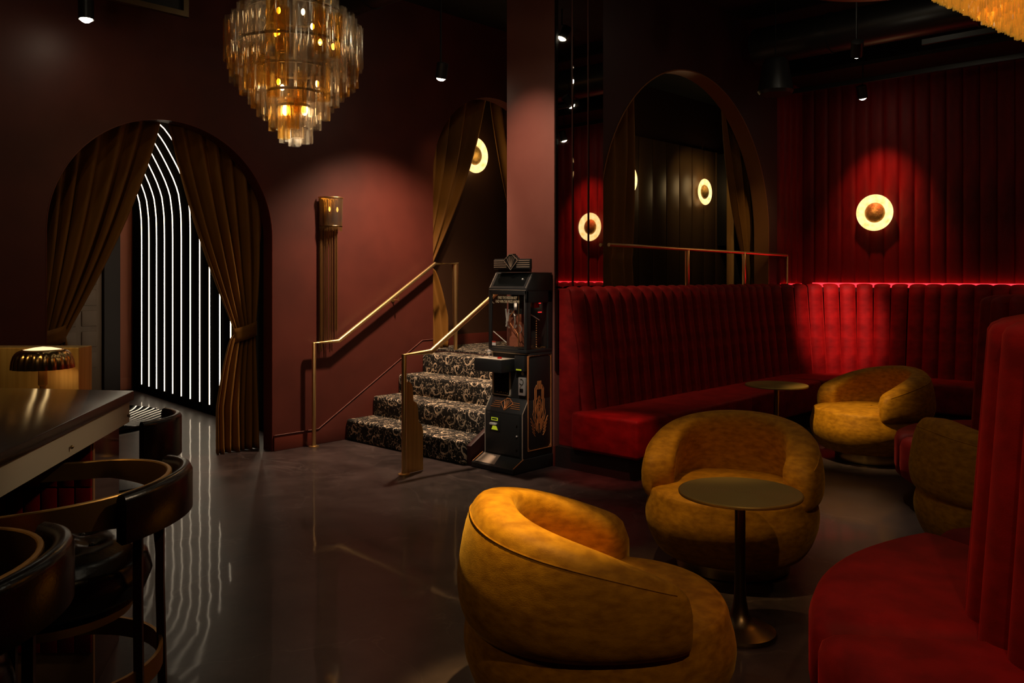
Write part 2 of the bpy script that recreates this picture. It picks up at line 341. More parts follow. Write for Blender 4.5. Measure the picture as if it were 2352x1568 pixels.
# ------------------------------------------------------------------ room shell
struct(G().box(-3.2,14,-3.2,12.2,-.12,0).make('floor', M['floor'], smooth=False))
struct(G().box(-3.2,14,-3.2,12.2,4.2,4.32).make('ceiling', M['ceil'], smooth=False))
def arch_wall(x0, x1, y0, y1, ztop, arches, n=40, zb=0):
    """wall along X with arched openings: arches = (centre, radius, spring height)"""
    s = [(x0, zb)]
    for c, r, zs in arches:
        s.append((c-r, zb)); s.append((c-r, zs))
        for i in range(1, n): t = pi - pi*i/n; s.append((c+r*cos(t), zs+r*sin(t)))
        s.append((c+r, zs)); s.append((c+r, zb))
    s.append((x1, zb)); g = G(); v = []
    for x, z in s: v += [(x,y0,z),(x,y0,ztop),(x,y1,z),(x,y1,ztop)]
    f = []
    for i in range(len(s)-1):
        a = 4*i; b = a+4
        if abs(s[i][0]-s[i+1][0]) > 1e-6: f += [(a,b,b+1,a+1),(b+2,a+2,a+3,b+3),(a+1,b+1,b+3,a+3)]
        f.append((a,a+2,b+2,b))
    e = 4*(len(s)-1); f += [(0,1,3,2),(e,e+2,e+3,e+1)]
    return g.add(v, f)
YL = 6.47
wl = struct(arch_wall(-3.2, 8.7, YL, YL+.15, 4.2, [(3.0,.895,1.822),(6.615,.895,2.54)]).make('wall_left', M['maroon']))
struct(G().box(-3.2,14,-3.35,-3.2,0,4.2).make('wall_right', M['dark'], smooth=False))
struct(G().box(-3.35,-3.2,-3.2,12.2,0,4.2).make('wall_back', M['dark'], smooth=False))
# partition: pillar block, mirrored strips, arch
YP = 4.36
struct(G().box(5.13,5.70,YP,4.88,0,4.2).make('wall_pillar', M['pillar'], bevel=.004))
struct(arch_wall(5.70, 9.6, YP, YP+.16, 4.2, [(7.25,1.54,1.95)], 48, .74).make('wall_partition', M['darkred']))
struct(G().box(5.70,9.6,YP,YP+.16,0,.738).make('wall_partition_base', M['darkred'], smooth=False))
# thin bronze liner of the arch reveal
def liner(c, r, zs, y0, y1, zb, w=.012, n=48):
    pts = [(c-r, zb)] + [(c+r*cos(pi-pi*i/n), zs+r*sin(pi-pi*i/n)) for i in range(n+1)] + [(c+r, zb)]
    pin = [(c-r+w, zb)] + [(c+(r-w)*cos(pi-pi*i/n), zs+(r-w)*sin(pi-pi*i/n)) for i in range(n+1)] + [(c+r-w, zb)]
    v = []; f = []
    for (a, b), (c2, d2) in zip(pts, pin): v += [(a,y0,b),(a,y1,b),(c2,y0,d2),(c2,y1,d2)]
    for i in range(len(pts)-1):
        k = 4*i; f += [(k,k+4,k+6,k+2),(k+1,k+3,k+7,k+5),(k+2,k+6,k+7,k+3),(k,k+1,k+5,k+4)]
    return G().add(v, f)
struct(liner(7.25,1.54,1.95,YP-.004,YP+.17,.74).make('trim_1', M['linermat']))
struct(liner(3.0,.895,1.822,YL-.003,YL+.02,0,.006).make('trim_2', M['maroon_trim']))
struct(G().box(8.80,9.6,4.80,4.86,.735,4.2).make('wall_curtain_return', M['dark'], smooth=False))
struct(G().box(8.785,8.80,4.785,4.875,.735,3.45).make('trim_3', M['satin'], bevel=.002))
# far wall with upright velvet panels
wf = struct(G().box(9.62,9.80,-3.2,4.36,0,4.2).make('wall_far', M['darkred'], smooth=False))
pm = G()
def panel_fn(u, v):
    w = .1585; x = (u-.5)*w; e = abs(2*u-1)
    return (x, -.024*(1-e**5), 1.405 + v*2.3)
pm.grid(panel_fn, 10, 1)
pmesh = pm.mesh('wall_panel', M['redpanel'])
for i in range(46):
    y = 4.285 - .1585*i
    inst('wall_panel', pmesh, wf, (9.62, y, 0), (0,0,-pi/2))
wp = bpy.data.objects['wall_partition']
for i in range(4): inst('wall_panel', pmesh, wp, (9.545-.1585*i, YP, 0))
struct(G().box(9.0,9.6,-3.2,4.36,3.71,3.75).make('trim_4', M['dark'], smooth=False))
# mirror strips on the pillar flank
mt = thing('wall_mirror', 'tall smoked mirror of three upright strips between pillar and big arch', 'mirror', (5.44, YP, 0))
for a, b in ((5.165,5.345),(5.362,5.55),(5.567,5.765)):
    g = G(); w = .005
    v = [(a,YP-.001,.75),(b,YP-.001,.75),(b,YP-.001,4.15),(a,YP-.001,4.15),(a+w,YP-.006,.75+w),(b-w,YP-.006,.75+w),(b-w,YP-.006,4.15-w),(a+w,YP-.006,4.15-w)]
    g.add(v, [(0,1,5,4),(1,2,6,5),(2,3,7,6),(3,0,4,7),(4,5,6,7)])
    g.make('mirror_strip', M['mirror'], mt, world=True, smooth=False)
G().box(5.135,5.165,YP-.012,YP-.0005,.75,4.15).make('frame', M['blackgloss'], mt, world=True, smooth=False)
# mezzanine behind the partition, back wall, panels
struct(G().box(5.86,12.6,4.53,7.4,.60,.728).make('mezzanine_floor', M['darkred'], smooth=False))
YB = 6.86
wb = struct(G().box(5.2,12.6,YB,YB+.12,.70,4.2).make('wall_corridor', M['brownwall'], smooth=False))
struct(G().box(12.6,12.75,4.4,7.0,.7,4.2).make('wall_end', M['dark'], smooth=False))
struct(G().box(9.8,12.6,4.36,4.48,.7,4.2).make('wall_side', M['dark'], smooth=False))
for i in range(9):
    x = 9.52+.350*i
    G().box(x, x+.325, YB-.035, YB-.001, .86, 3.45).make('wall_panel', M['taupe'], wb, bevel=.004)
struct(G().box(5.3,9.0,YB-.02,YB-.001,.73,.86).make('baseboard_corridor', M['maroon_trim'], bevel=.004))
# skirting of the left wall, stepping up with the stairs
g = G().box(-3.2,2.10,YL-.018,YL-.001,0,.135)
g.make('baseboard_left', M['maroon_trim'], bevel=.003); struct(bpy.data.objects['baseboard_left'])
g = G().prismy([(3.90,0),(4.30,0),(4.30,.135),(3.90,.135)], YL-.018, YL-.001)
struct(g.make('baseboard_left_lower', M['maroon_trim'], bevel=.003))
g = G().prismy([(4.303,0),(5.70,0),(5.70,.86),(5.56,.86),(4.34,.135),(4.303,.135)], YL-.018, YL-.001)
struct(g.make('baseboard_left_stair', M['maroon'], bevel=.003))
cap = [(3.90,YL-.022,.138),(4.34,YL-.022,.138),(5.56,YL-.022,.863),(5.70,YL-.022,.863)]
struct(G().tube(cap, .0035, 6).make('trim_5', M['pillar']))
# ------------------------------------------------------------------ corridor beyond the curtained arch
LA, LB = Vector((4.40,8.08,0)), Vector((4.70,10.91,0)); LU = (LB-LA).normalized(); LN = Vector((-LU.y, LU.x, 0))
p0 = LA - LU*1.32; p1 = LB + LU*.45
poly = [p0, p0 - LN*.14, p1 - LN*.14, p1]
struct(G().prism([(p.x,p.y) for p in poly], 0, 4.2).make('wall_corridor_right', M['matte'], smooth=False))
DU = [(1.95,0),(2.1,.005),(2.22,.015),(2.33,.045),(2.45,.09),(2.54,.16),(2.65,.27),(2.76,.40),(2.87,.54),(2.99,.70),(3.09,.84),(3.18,.98),(3.28,1.15),(3.37,1.35),(3.45,1.62)]
for k in range(-3, 11):
    u0 = .284*k + .0; n_ = LN*.012
    pts = [LA + LU*u0 + n_ + Vector((0,0,.115)), LA + LU*u0 + n_ + Vector((0,0,1.0))]
    for z, du in DU:
        if u0+du < 3.24: pts.append(LA + LU*(u0+du) + n_ + Vector((0,0,z)))
    pts = [tuple(p) for p in pts]
    t = thing('led_tube', 'white lit tube on the black corridor wall, %s from the far end' % ('first','second','third','fourth','fifth','sixth','seventh','eighth','ninth','tenth','eleventh','twelfth','thirteenth','fourteenth')[10-k],
              'light tube', tuple(LA+LU*u0), 0, 'lit tubes on the corridor wall')
    G().tube([tuple(Vector(p)+LN*.008) for p in pts], .0064, 8).make("tube", M['ledwhite'], t, world=True)
    G().tube(pts, .010, 6, r2=.005).make('channel', M['matte'], t, world=True)
struct(G().box(-1,6,11.42,11.55,0,4.2).make('wall_corridor_end', M['rosewall'], smooth=False))
struct(G().box(4.575,4.72,11.39,11.419,0,.16).make('baseboard_corridor_end', M['rosewall'], bevel=.003))
struct(G().box(1.2,1.35,6.75,11.4,0,4.2).make('wall_corridor_left', M['darkred'], smooth=False))
dr = struct(G().box(3.52,4.36,11.36,11.40,0,2.25).make('door_1', M['door'], bevel=.004))
for i in range(3):
    for j in range(7):
        x = 3.60+.255*i; z = .33+.265*j
        g = G().box(x, x+.185, 11.342, 11.3595, z, z+.20); g.make('door_panel', M['door'], dr, bevel=.010)
struct(G().box(4.37,4.57,11.30,11.419,0,4.2).make('trim_6', M['dark'], smooth=False))
struct(G().box(3.38,3.51,11.36,11.419,0,2.35).make('trim_7', M['dark'], smooth=False))
point('corridor_glow', (3.2, 8.6, 3.6), 7, (1,.62,.36), .2)
point('corridor_glow', (3.9, 10.6, 3.2), 6, (1,.55,.28), .2)

# ------------------------------------------------------------------ stairs
st = thing('staircase', 'four carpeted steps in black and cream damask beside the brass rails', 'stairs', (5.1, 5.64, 0))
XS = [4.64, 4.945, 5.25, 5.555]; ZS = [.19, .37, .55, .73]
for i in range(4):
    x0 = XS[i]; x1 = XS[i+1] if i < 3 else 5.86
    y1 = YL-.02 
    G().box(x0, x1+ (.03 if i<3 else 0), 4.885, y1, max(0, ZS[i]-.20) if i else 0, ZS[i]).make('step', M['carpet'], st, world=True, bevel=.022, seg=3)
G().prismy([(4.67,0),(5.125,0),(5.125,.42),(4.67,.155)], 4.835, 4.882).make('stringer', M['darkred'], st, world=True, bevel=.004)
st2 = struct(G().box(5.90,12.6,4.9,YB-.01,.731,.745).make('mezzanine_carpet', M['carpet'], smooth=False))

# ------------------------------------------------------------------ railings
YR = 6.385
t = thing('handrail', 'brass handrail fixed along the maroon wall beside the stairs', 'handrail', (4.25, YR, 0))
G().tube([(4.25,YR,0.004),(4.25,YR,.913),(4.51,YR,.915),(5.67,YR,1.626),(5.95,YR,1.63),(5.95,YR,.74)], .0185, 14).make('rail', M['brass'], t, world=True)
G().lathe([(0,.0),(.045,.0),(.045,.008),(.022,.012),(.0185,.03)], 24, (4.25,YR)).make('base_plate', M['brass'], t, world=True)
G().tube([(5.20,YR,1.335),(5.20,YR,1.27),(5.20,YR+.065,1.27)], .006, 8).merge(G().lathe([(0,0),(.022,0),(.022,.006),(0,.006)],16), Matrix.Translation((5.20,YL-.001,1.27)) @ Matrix.Rotation(pi/2,4,'X')).make('bracket', M['brass'], t, world=True)
t = thing('handrail', 'free-standing brass handrail with a scalloped brass plate at the foot of the stairs', 'handrail', (4.12, 4.99, 0))
Y2 = 4.99
G().tube([(4.12,Y2,.004),(4.12,Y2,.905),(4.39,Y2,.913),(5.56,Y2,1.63),(5.80,Y2,1.63),(5.80,Y2,.74)], .0195, 14).make('rail', M['brass'], t, world=True)
G().lathe([(0,.0),(.045,.0),(.045,.008),(.022,.012),(.0195,.03)], 24, (4.12,Y2)).make('base_plate', M['brass'], t, world=True)
pl = [(4.14,.006),(4.305,.006),(4.305,.30)]
for (xa, za, xb, zb) in ((4.305,.30,4.26,.375),(4.255,.47,4.21,.545),(4.205,.62,4.155,.70)):
    for i in range(7):
        q = pi/2*i/6; pl.append((xb+(xa-xb)*cos(q), za+(zb-za)*sin(q)))
    
pl.append((4.14,.70))
pl2 = []
for p in pl:
    if not pl2 or (abs(p[0]-pl2[-1][0])+abs(p[1]-pl2[-1][1])) > 1e-4: pl2.append(p)
G().prismy(pl2, Y2-.004, Y2+.004).make('scalloped_plate', M['satin'], t, world=True, smooth=False)
t = thing('guard_rail', 'bronze guard rail with square posts across the arched opening above the banquette', 'railing', (7.25, YP-.04, .74))
zt = 1.765
g = G().tube([(5.78,YP-.05,zt),(9.13,YP-.05,zt-.03),(9.13,YP-.05,1.402)], .016, 10); g.make('top_rail', M['brass'], t, world=True)
for x in (7.02, 8.13): G().box(x-.016,x+.016,YP-.066,YP-.034,1.402,zt-.02).make('post', M['brass'], t, world=True, bevel=.003)

# ------------------------------------------------------------------ curtains
def drape(top, tie, flare, Y0, amp=.048, pleats=6.5, nu=110, nv=44, nb=18, conc=.0):
    """top(u)->(x,z); tie=(x0,x1,z); flare=(x0,x1,zfloor)"""
    g = G(); v = []; f = []; rows = nv+nb+1
    ph = random.random()*6
    for j in range(rows):
        for i in range(nu+1):
            u = i/nu; tx, tz = top(u); xt = tie[0]+(tie[1]-tie[0])*u
            if j <= nv:
                w = j/nv; e = w - conc*sin(pi*w); x = tx+(xt-tx)*(w**1.15 - conc*sin(pi*w)); z = tz+(tie[2]-tz)*w
                a = amp*(.75 + .5*sin(pi*w))*(1-.55*w**4)
            else:
                w = (j-nv)/nb; fx = flare[0]+(flare[1]-flare[0])*u; x = xt+(fx-xt)*min(1,w*1.6)**.6; z = tie[2]+(flare[2]-tie[2])*w
                a = amp*(.45+.6*w)
            ph2 = 2*pi*pleats*u + ph + .5*sin(3*u+2*w)
            y = Y0 + a*(sin(ph2+.6*sin(ph2*.31+1)) + .15*sin(2*ph2+1.1) + .35*sin(.37*ph2+w*2))
            v.append((x,y,z))
    w_ = nu+1
    for j in range(rows-1):
        for i in range(nu): a = j*w_+i; f.append((a,a+1,a+w_+1,a+w_))
    return g.add(v, f)
def curtain(label, loc, top, tie, flare, Y0, group, tieback=True, **k):
    t = thing('curtain', label, 'curtain', loc, 0, group)
    o = drape(top, tie, flare, Y0, **k).make('drape', M['curtain'], t, world=True, ang=180)
    md = o.modifiers.new('cloth', 'SOLIDIFY'); md.thickness = .006
    if tieback:
        xa, xb, z = tie; cx = (xa+xb)/2; rx = abs(xb-xa)/2+.012
        tilt = .05 if cx > 0 else 0
        v = []; 
        g = G(); g.grid(lambda u, w: (cx+rx*cos(2*pi*u), Y0+.062*sin(2*pi*u), z-.06+.12*w+ .03*cos(2*pi*u)), 32, 3, cu=True)
        b = g.make('tieback', M['curtain'], t, world=True); md = b.modifiers.new('cloth', 'SOLIDIFY'); md.thickness = .008
    return t
def archz(c, r, zs): return lambda x: zs + sqrt(max(0, r*r-(x-c)**2))
a1 = archz(3.0,.97,1.86); a2 = archz(6.615,.97,2.58)
YC = YL+.245
curtain('bronze velvet curtain tied back on the left of the arch with the lit tubes', (2.2,YC,0),
        lambda u: (2.05+.985*u, a1(2.05+.985*u)), (2.10,2.31,1.05), (2.08,2.36,.003), YC, 'curtains of the lit arch', conc=.035)
curtain('bronze velvet curtain tied back on the right of the arch with the lit tubes', (3.8,YC,0),
        lambda u: (3.96-.905*u, a1(3.96-.905*u)), (3.87,3.67,1.02), (3.90,3.50,.003), YC, 'curtains of the lit arch', conc=.035)
curtain('bronze velvet curtain tied back behind the top of the brass handrail', (5.8,YC,.73),
        lambda u: (5.66+1.07*u, a2(5.66+1.07*u)), (5.74,5.90,1.60), (5.74,6.12,.75), YC, 'curtains of the landing arch', conc=.045, pleats=4.5)
curtain('bronze velvet curtain edge showing just left of the pillar at the landing arch', (7.4,YC,.73),
        lambda u: (7.57-.81*u, a2(7.57-.81*u)), (7.49,7.34,1.60), (7.49,7.25,.75), YC, 'curtains of the landing arch', conc=.045, pleats=4.5)
YD = 4.66
curtain('dark bronze curtain hanging straight at the left of the arch above the banquette', (6.2,YD,.74),
        lambda u: (5.76+.86*u, 3.60), (5.76,6.62,1.7), (5.76,6.64,.76), YD, 'curtains above the banquette', tieback=False, pleats=5.5)
curtain('dark bronze curtain sweeping to the right of the arch above the banquette', (8.9,YD,.74),
        lambda u: (9.25-1.0*u, 3.60), (9.24,8.86,1.5), (9.24,8.90,.76), YD, 'curtains above the banquette', tieback=False, pleats=5.5, conc=.05)

# ------------------------------------------------------------------ wall ring lamps
def ring_lamp(x, y, z, rz, label):
    t = thing('wall_lamp', label, 'wall lamp', (x,y,z), rz, 'round glowing wall lamps')     # faces local -Y
    rot = Matrix.Rotation(pi/2, 4, 'X')
    prof = [(.105,.060),(.135,.048),(.170,.052),(.192,.068),(.2,.075),(.198,.082),(.186,.078),(.166,.064),(.135,.058),(.11,.068)]
    G().lathe(prof, 48).tr(rot).make('glass_dish', M['ring'], t)
    G().lathe([(.002,.120),(.035,.116),(.07,.102),(.095,.088),(.110,.068),(.112,.055)], 40).tr(rot).make('centre_dome', dome_mat(), t)
    G().lathe([(.06,0),(.06,.03),(.03,.035),(.03,.06)], 24).tr(rot).make('back_plate', M['bronze'], t)
    return t
_dm = []
def dome_mat():
    if not _dm:
        m = mat('hammered_bronze', (.42,.26,.08), .5, .65); noise_mix(m, (.42,.24,.06), (.66,.42,.12), 30, 3, bump=.5, bscale=45); _dm.append(m)
    return _dm[0]
ring_lamp(9.59, 3.48, 2.197, -pi/2, 'round glowing alabaster wall lamp on the red velvet panelled wall')
point('lamp_glow', (9.30, 3.48, 2.30), .9, AMB, .1)
ring_lamp(9.59, 1.28, 2.197, -pi/2, 'round glowing wall lamp of the red wall seen only in the mirror strips')
ring_lamp(9.59, -.92, 2.197, -pi/2, 'round glowing wall lamp farthest right on the red wall')
ring_lamp(6.62, YB, 2.85, 0, 'round glowing wall lamp half hidden by the landing curtain')
point('lamp_glow', (6.62, YB-.22, 2.83), 1.6, AMB, .15)
ring_lamp(9.50, YB-.036, 2.82, 0, 'round glowing wall lamp cut by the curtain left in the big arch')
ring_lamp(11.50, YB-.036, 2.79, 0, 'round glowing wall lamp on brown panels at the right in the big arch')
point('lamp_glow', (11.50, YB-.26, 2.95), 2.0, AMB, .15)
point('lamp_glow', (9.50, YB-.22, 2.82), .6, AMB, .15)
spot('corridor_beam', (10.6,5.9,3.7), (11.4,YB,2.4), 14, 70, .9, AMB)
# mosaic screen near the corridor end
t = thing('mosaic_screen', 'narrow pale mosaic panel standing off the brown wall beside the ring lamp', 'screen', (12.0, 6.5, 1.98))
G().box(11.99,12.02,6.12,6.82,1.98,3.42).make('backing', M['blackmetal'], t, world=True, smooth=False)
tm = G().box(-.008,0,.0,.034,0,.03).mesh('tile', noise_mix(mat('pearl_mosaic', (.5,.42,.33), .3), (.10,.07,.05), (.60,.50,.40), 22, 2), bevel=.003, seg=1)
for i in range(7):
    for j in range(40):
        inst('tile', tm, t, (-.0105, -.36+.064*i+(.02 if j%2 else 0), .02+.035*j), sc=(1,1.5,1))
g = G(); 
for q in range(0): pass

# ------------------------------------------------------------------ ceiling services
def downlight(i, p, tgt, e, label):
    v = (Vector(tgt)-Vector(p)).normalized(); q = v.to_track_quat('-Z','Y').to_matrix().to_4x4()
    t = thing('downlight', label, 'downlight', p, 0, 'ceiling downlights')
    G().lathe([(.046,.0),(.050,.0),(.050,.13),(.02,.14),(.001,.14)], 20).tr(q).make('can', M['blackmetal'], t)
    G().lathe([(.001,-.020),(.020,-.018),(.036,-.006),(.044,.012)], 20).tr(q).make('lit_face', M['ledface'], t)
    G().tube([(0,0,.13),(0,0,4.2-p[2])], .008, 6).make('stem', M['blackmetal'], t)
LBL = ['bright ceiling spotlight above the stair wall','large bright ceiling spotlight at the top left corner','small ceiling spotlight above the right-hand wall lamp',
 'ceiling spotlight over the wall lamp seen in the mirror','ceiling spotlight over the farthest right wall lamp','ceiling spotlight above and left of the one over the wall lamp','ceiling spotlight aimed at the pillar','ceiling spotlight aimed at the claw machine','ceiling spotlight aimed at the banquette end','ceiling spotlight aimed at the nearest armchair',
 'ceiling spotlight aimed at the far armchair','ceiling spotlight aimed at the armchair behind the table','ceiling spotlight aimed at the floor by the last armchair','ceiling spotlight over the nearest round seat',
 'ceiling spotlight aimed at the curtained arch','ceiling spotlight aimed at the landing curtain','ceiling spotlight aimed at the bar','added unseen fill spotlight above the viewer for the front of the lounge','ceiling spotlight aimed into the right of the big arch']
for i, (p, tg, w, c, colr, e) in enumerate(DOWN): downlight(i, p, tg, e, LBL[i])
def rail_line(label, a, b, z):
    t = tag(G().box(a[0]-.015,a[0]+.015,min(a[1],b[1]),max(a[1],b[1]),z-.02,z+.03).make('light_track', M['blackmetal'], smooth=False, bevel=.003), label, 'track')
    return t
rail_line('long thin ceiling track above the red wall', (8.9,-3,0), (8.9,4.27,0), 3.52)
rail_line('shorter ceiling track left of the amber chandelier', (7.8,-1,0), (7.8,2.45,0), 3.52)
t = thing('air_duct', 'round black ventilation duct under the dark ceiling', 'duct', (8.2, 1.8, 3.85))
G().tube([(8.2,-2.5,3.88),(8.2,4.2,3.88)], .19, 20).make('duct', M['blackmetal'], t, world=True)
for y in (-.5,.8,2.1,3.4): G().tube([(8.2,y,3.88),(8.2,y+.02,3.88)], .2, 20).make('band', M['blackmetal'], t, world=True)
t = thing('air_duct', 'black duct crossing the ceiling behind the tube chandelier', 'duct', (4.2, 4.2, 3.8))
G().tube([(3.6,7.2,3.7),(3.6,3.2,3.7)], .15, 20).tr(Matrix.Translation((.6,-1.2,.1))).make('duct', M['blackmetal'], t, world=True)
for k in range(3): G().tube([(4.2,5.5-k*.9,3.8),(4.2,5.48-k*.9,3.8)], .158, 20).make('band', M['blackmetal'], t, world=True)
t = thing('ceiling_speaker', 'black cone-shaped speaker hanging beside the big arch', 'speaker', (7.7, 3.75, 3.25))
G().lathe([(.001,0),(.15,0),(.17,.03),(.12,.30),(.10,.34),(.001,.34)], 24).make('housing', M['blackmetal'], t)
G().tube([(0,0,.34),(0,0,.95)], .008, 6).make('hanger', M['blackmetal'], t)
t = thing('air_grille', 'square dark air grille left of the tube chandelier', 'vent', (2.55, 5.9, 3.75))
for (a,b,c2,d2) in ((0,.6,0,.04),(0,.6,.38,.42),(0,.04,.04,.38),(.56,.6,.04,.38)):
    G().box(2.35+a,2.35+b,6.1-.04,6.1,3.42+c2,3.42+d2).make('frame', M['bronze'], t, world=True, smooth=False)
G().box(2.39,2.91,6.1,6.12,3.46,3.80).make('backing', M['blackmetal'], t, world=True, smooth=False)
G().tube([(2.65,6.11,3.8),(2.65,6.11,4.2)], .008, 6).make('hanger', M['blackmetal'], t, world=True)
for y, w_ in ((5.0,'nearest'),(5.42,'middle'),(5.84,'farthest')):
    tag(G().box(6.2,12.4,y,y+.05,4.13,4.199).make('conduit', M['bronze'], smooth=False), w_+' of three pale conduits under the ceiling beyond the big arch', 'pipe', 'conduits under the ceiling')

# ------------------------------------------------------------------ banquette along the partition and the far wall
bq_ = thing('banquette', 'long red velvet corner banquette with upright channels along the partition and far wall', 'banquette', (7.2, 3.9, 0))
CX, CY, RB = 8.35, 3.10, 1.0
def chan_fn(w, lean=.11):
    def fn(u, v):
        e = abs(2*u-1); b = .035*(1-e**3.2)
        if v < .8:
            q = v/.8; z = .43+.935*q; y = lean*q; return ((u-.5)*w, y-b, z)
        q = (v-.8)/.2*pi/2; yy = lean + .05*(1-cos(q)) ; return ((u-.5)*w, yy - b*cos(q), 1.365+.04*sin(q)+ b*.4*sin(q))
    return fn
w1 = .1575
cm = G().grid(chan_fn(w1), 10, 12).mesh('back_channel', M['redvelvet'], ang=60)
n1_ = int((CX-5.17)/w1)
w1b = (CX-5.17)/n1_
for i in range(n1_): inst('back_channel', cm, bq_, (5.17+w1b*(i+.5)-7.2, 4.11-3.9, 0), (0,0,0), (w1b/w1,1,1))
na = 10; wa = RB*pi/2/na
for i in range(na):
    t_ = pi/2 - (i+.5)*pi/2/na
    inst('back_channel', cm, bq_, (CX+RB*cos(t_)-7.2, CY+.01+RB*sin(t_)-3.9, 0), (0,0,t_-pi/2), (wa/w1*1.03,1,1))
for i in range(38): inst('back_channel', cm, bq_, (CX+RB-7.2, CY-w1*(i+.5)-3.9, 0), (0,0,-pi/2))
# body behind the channels
g = G().prismx([(4.13,.16),(4.345,.16),(4.345,1.40),(4.24,1.40),(4.15,.9)], 5.165, CX+.3)
g.make('back_frame', M['redvelvet'], bq_, world=True, bevel=.012)
poly = [(CX+.3,YP-.012),(CX+.3,4.24)] + [(CX+(RB+.13)*cos(t), CY+(RB+.13)*sin(t)) for t in [pi/2-pi/2*i/10 for i in range(1,11)]] + [(CX+RB+.13,-2.88),(9.575,-2.88),(9.575,YP-.012)]
G().prism(poly[::-1], 1.33, 1.375).make('top_ledge', M['darkred'], bq_, world=True, smooth=False)
def seat_sector(a, b, r0, r1, z0, z1, n=14):
    pts = [(CX+r1*cos(a+(b-a)*i/n), CY+r1*sin(a+(b-a)*i/n)) for i in range(n+1)] + [(CX+r0*cos(b+(a-b)*i/n), CY+r0*sin(b+(a-b)*i/n)) for i in range(n+1)]
    return G().prism(pts, z0, z1)
def cushion(g): return g.make('seat_cushion', M['redvelvet'], bq_, world=True, bevel=.028, seg=4)
cushion(G().box(5.075,6.82,3.53,4.15,.165,.455)); cushion(G().box(6.822,8.346,3.57,4.15,.165,.45))
cushion(seat_sector(0, pi/2, .47, RB+.04, .165, .45))
for k in range(3): cushion(G().box(CX+.47,CX+RB+.04, CY-.002-1.95*(k+1)+.004, CY-.002-1.95*k, .165,.45))
G().box(5.12,8.35,3.63,4.34,0.001,.162).make('toe_kick', M['dark'], bq_, world=True, smooth=False)
seat_sector(0, pi/2, .56, RB+.1, .001, .162).make('toe_kick', M['dark'], bq_, world=True, smooth=False)
G().box(CX+.56,CX+RB+.2,-2.8,CY,0.001,.162).make('toe_kick', M['dark'], bq_, world=True, smooth=False)
t = tag(G().box(9.555,9.59,-2.85,4.20,1.376,1.424).make('led_strip', M['ledred'], smooth=False), 'glowing red light strip where the banquette meets the far wall', 'light strip')
tag(G().box(9.02,9.55,4.325,4.35,1.402,1.414).make('led_strip', M['ledred'], smooth=False), 'short red light strip behind the banquette corner under the partition', 'light strip')

# ------------------------------------------------------------------ round island seats
def island(cx, cy, rs, rd, rt, label):
    t = thing('round_banquette', label, 'banquette', (cx,cy,0), 0, 'round red velvet island seats')
    G().lathe([(rs-.16,.001),(rs-.16,.165),(rd*.5,.165)], 64).make('toe_kick', M['dark'], t)
    ns = 6
    for k in range(ns):
        a = 2*pi*k/ns + R(3); b = a + 2*pi/ns - .006; n = 14
        g = G(); prof = [(rd-.06,.165),(rs-.04,.165),(rs-.008,.19),(rs,.24),(rs,.395),(rs-.012,.43),(rs-.045,.448),(rs-.09,.452),(rd-.06,.452)]
        v = []; f = []; m_ = len(prof)
        angs = [a, a+.010, a+.028] + [a+.055+(b-a-.11)*i/n for i in range(n+1)] + [b-.028, b-.010, b]
        for j, tt in enumerate(angs):
            e = {0:.034,1:.022,2:.008}.get(min(j, len(angs)-1-j), 0)*1.5
            for r_, z_ in prof: v.append((r_*cos(tt)*(1-e*.3), r_*sin(tt)*(1-e*.3), z_-(e if z_>.3 else -e)))
        for j in range(len(angs)-1):
            for i in range(m_): f.append((j*m_+i, j*m_+(i+1)%m_, (j+1)*m_+(i+1)%m_, (j+1)*m_+i))
        f.append(tuple(range(m_))); f.append(tuple((len(angs)-1)*m_+i for i in range(m_-1,-1,-1)))
        g.add(v, f).make('seat_cushion', M['redvelvet'], t, ang=50)
    nc = max(12, int(2*pi*rd/.168)); w = 2*pi*rd/nc
    def fn(u, v):
        e = abs(2*u-1); b = .040*(1-e**2.6); aa = (u-.5)*2*pi/nc
        if v < .75:
            q = v/.75; r_ = rd+(rt-rd)*q + b; z = .43+.90*q
        else:
            q = (v-.75)/.25*pi/2; r_ = rt + b*cos(q) - .10*(1-cos(q)); z = 1.33+.05*sin(q)
        return (r_*cos(aa), r_*sin(aa), z)
    me = G().grid(fn, 10, 16).mesh('back_channel', M['redvelvet'], ang=60)
    for i in range(nc): inst('back_channel', me, t, (0,0,0), (0,0,2*pi*i/nc))
    G().lathe([(rt-.085,1.372),(rt-.10,1.38),(.001,1.38)], 40).make('back_top', M['redvelvet'], t)
    return t
island(3.2, 0.0, 1.30, .80, .735, 'nearest round red velvet seat with a tall channelled back, cut by the right edge')
island(6.27, 1.31, .80, .31, .25, 'round red velvet seat partly hidden behind the rightmost armchair')

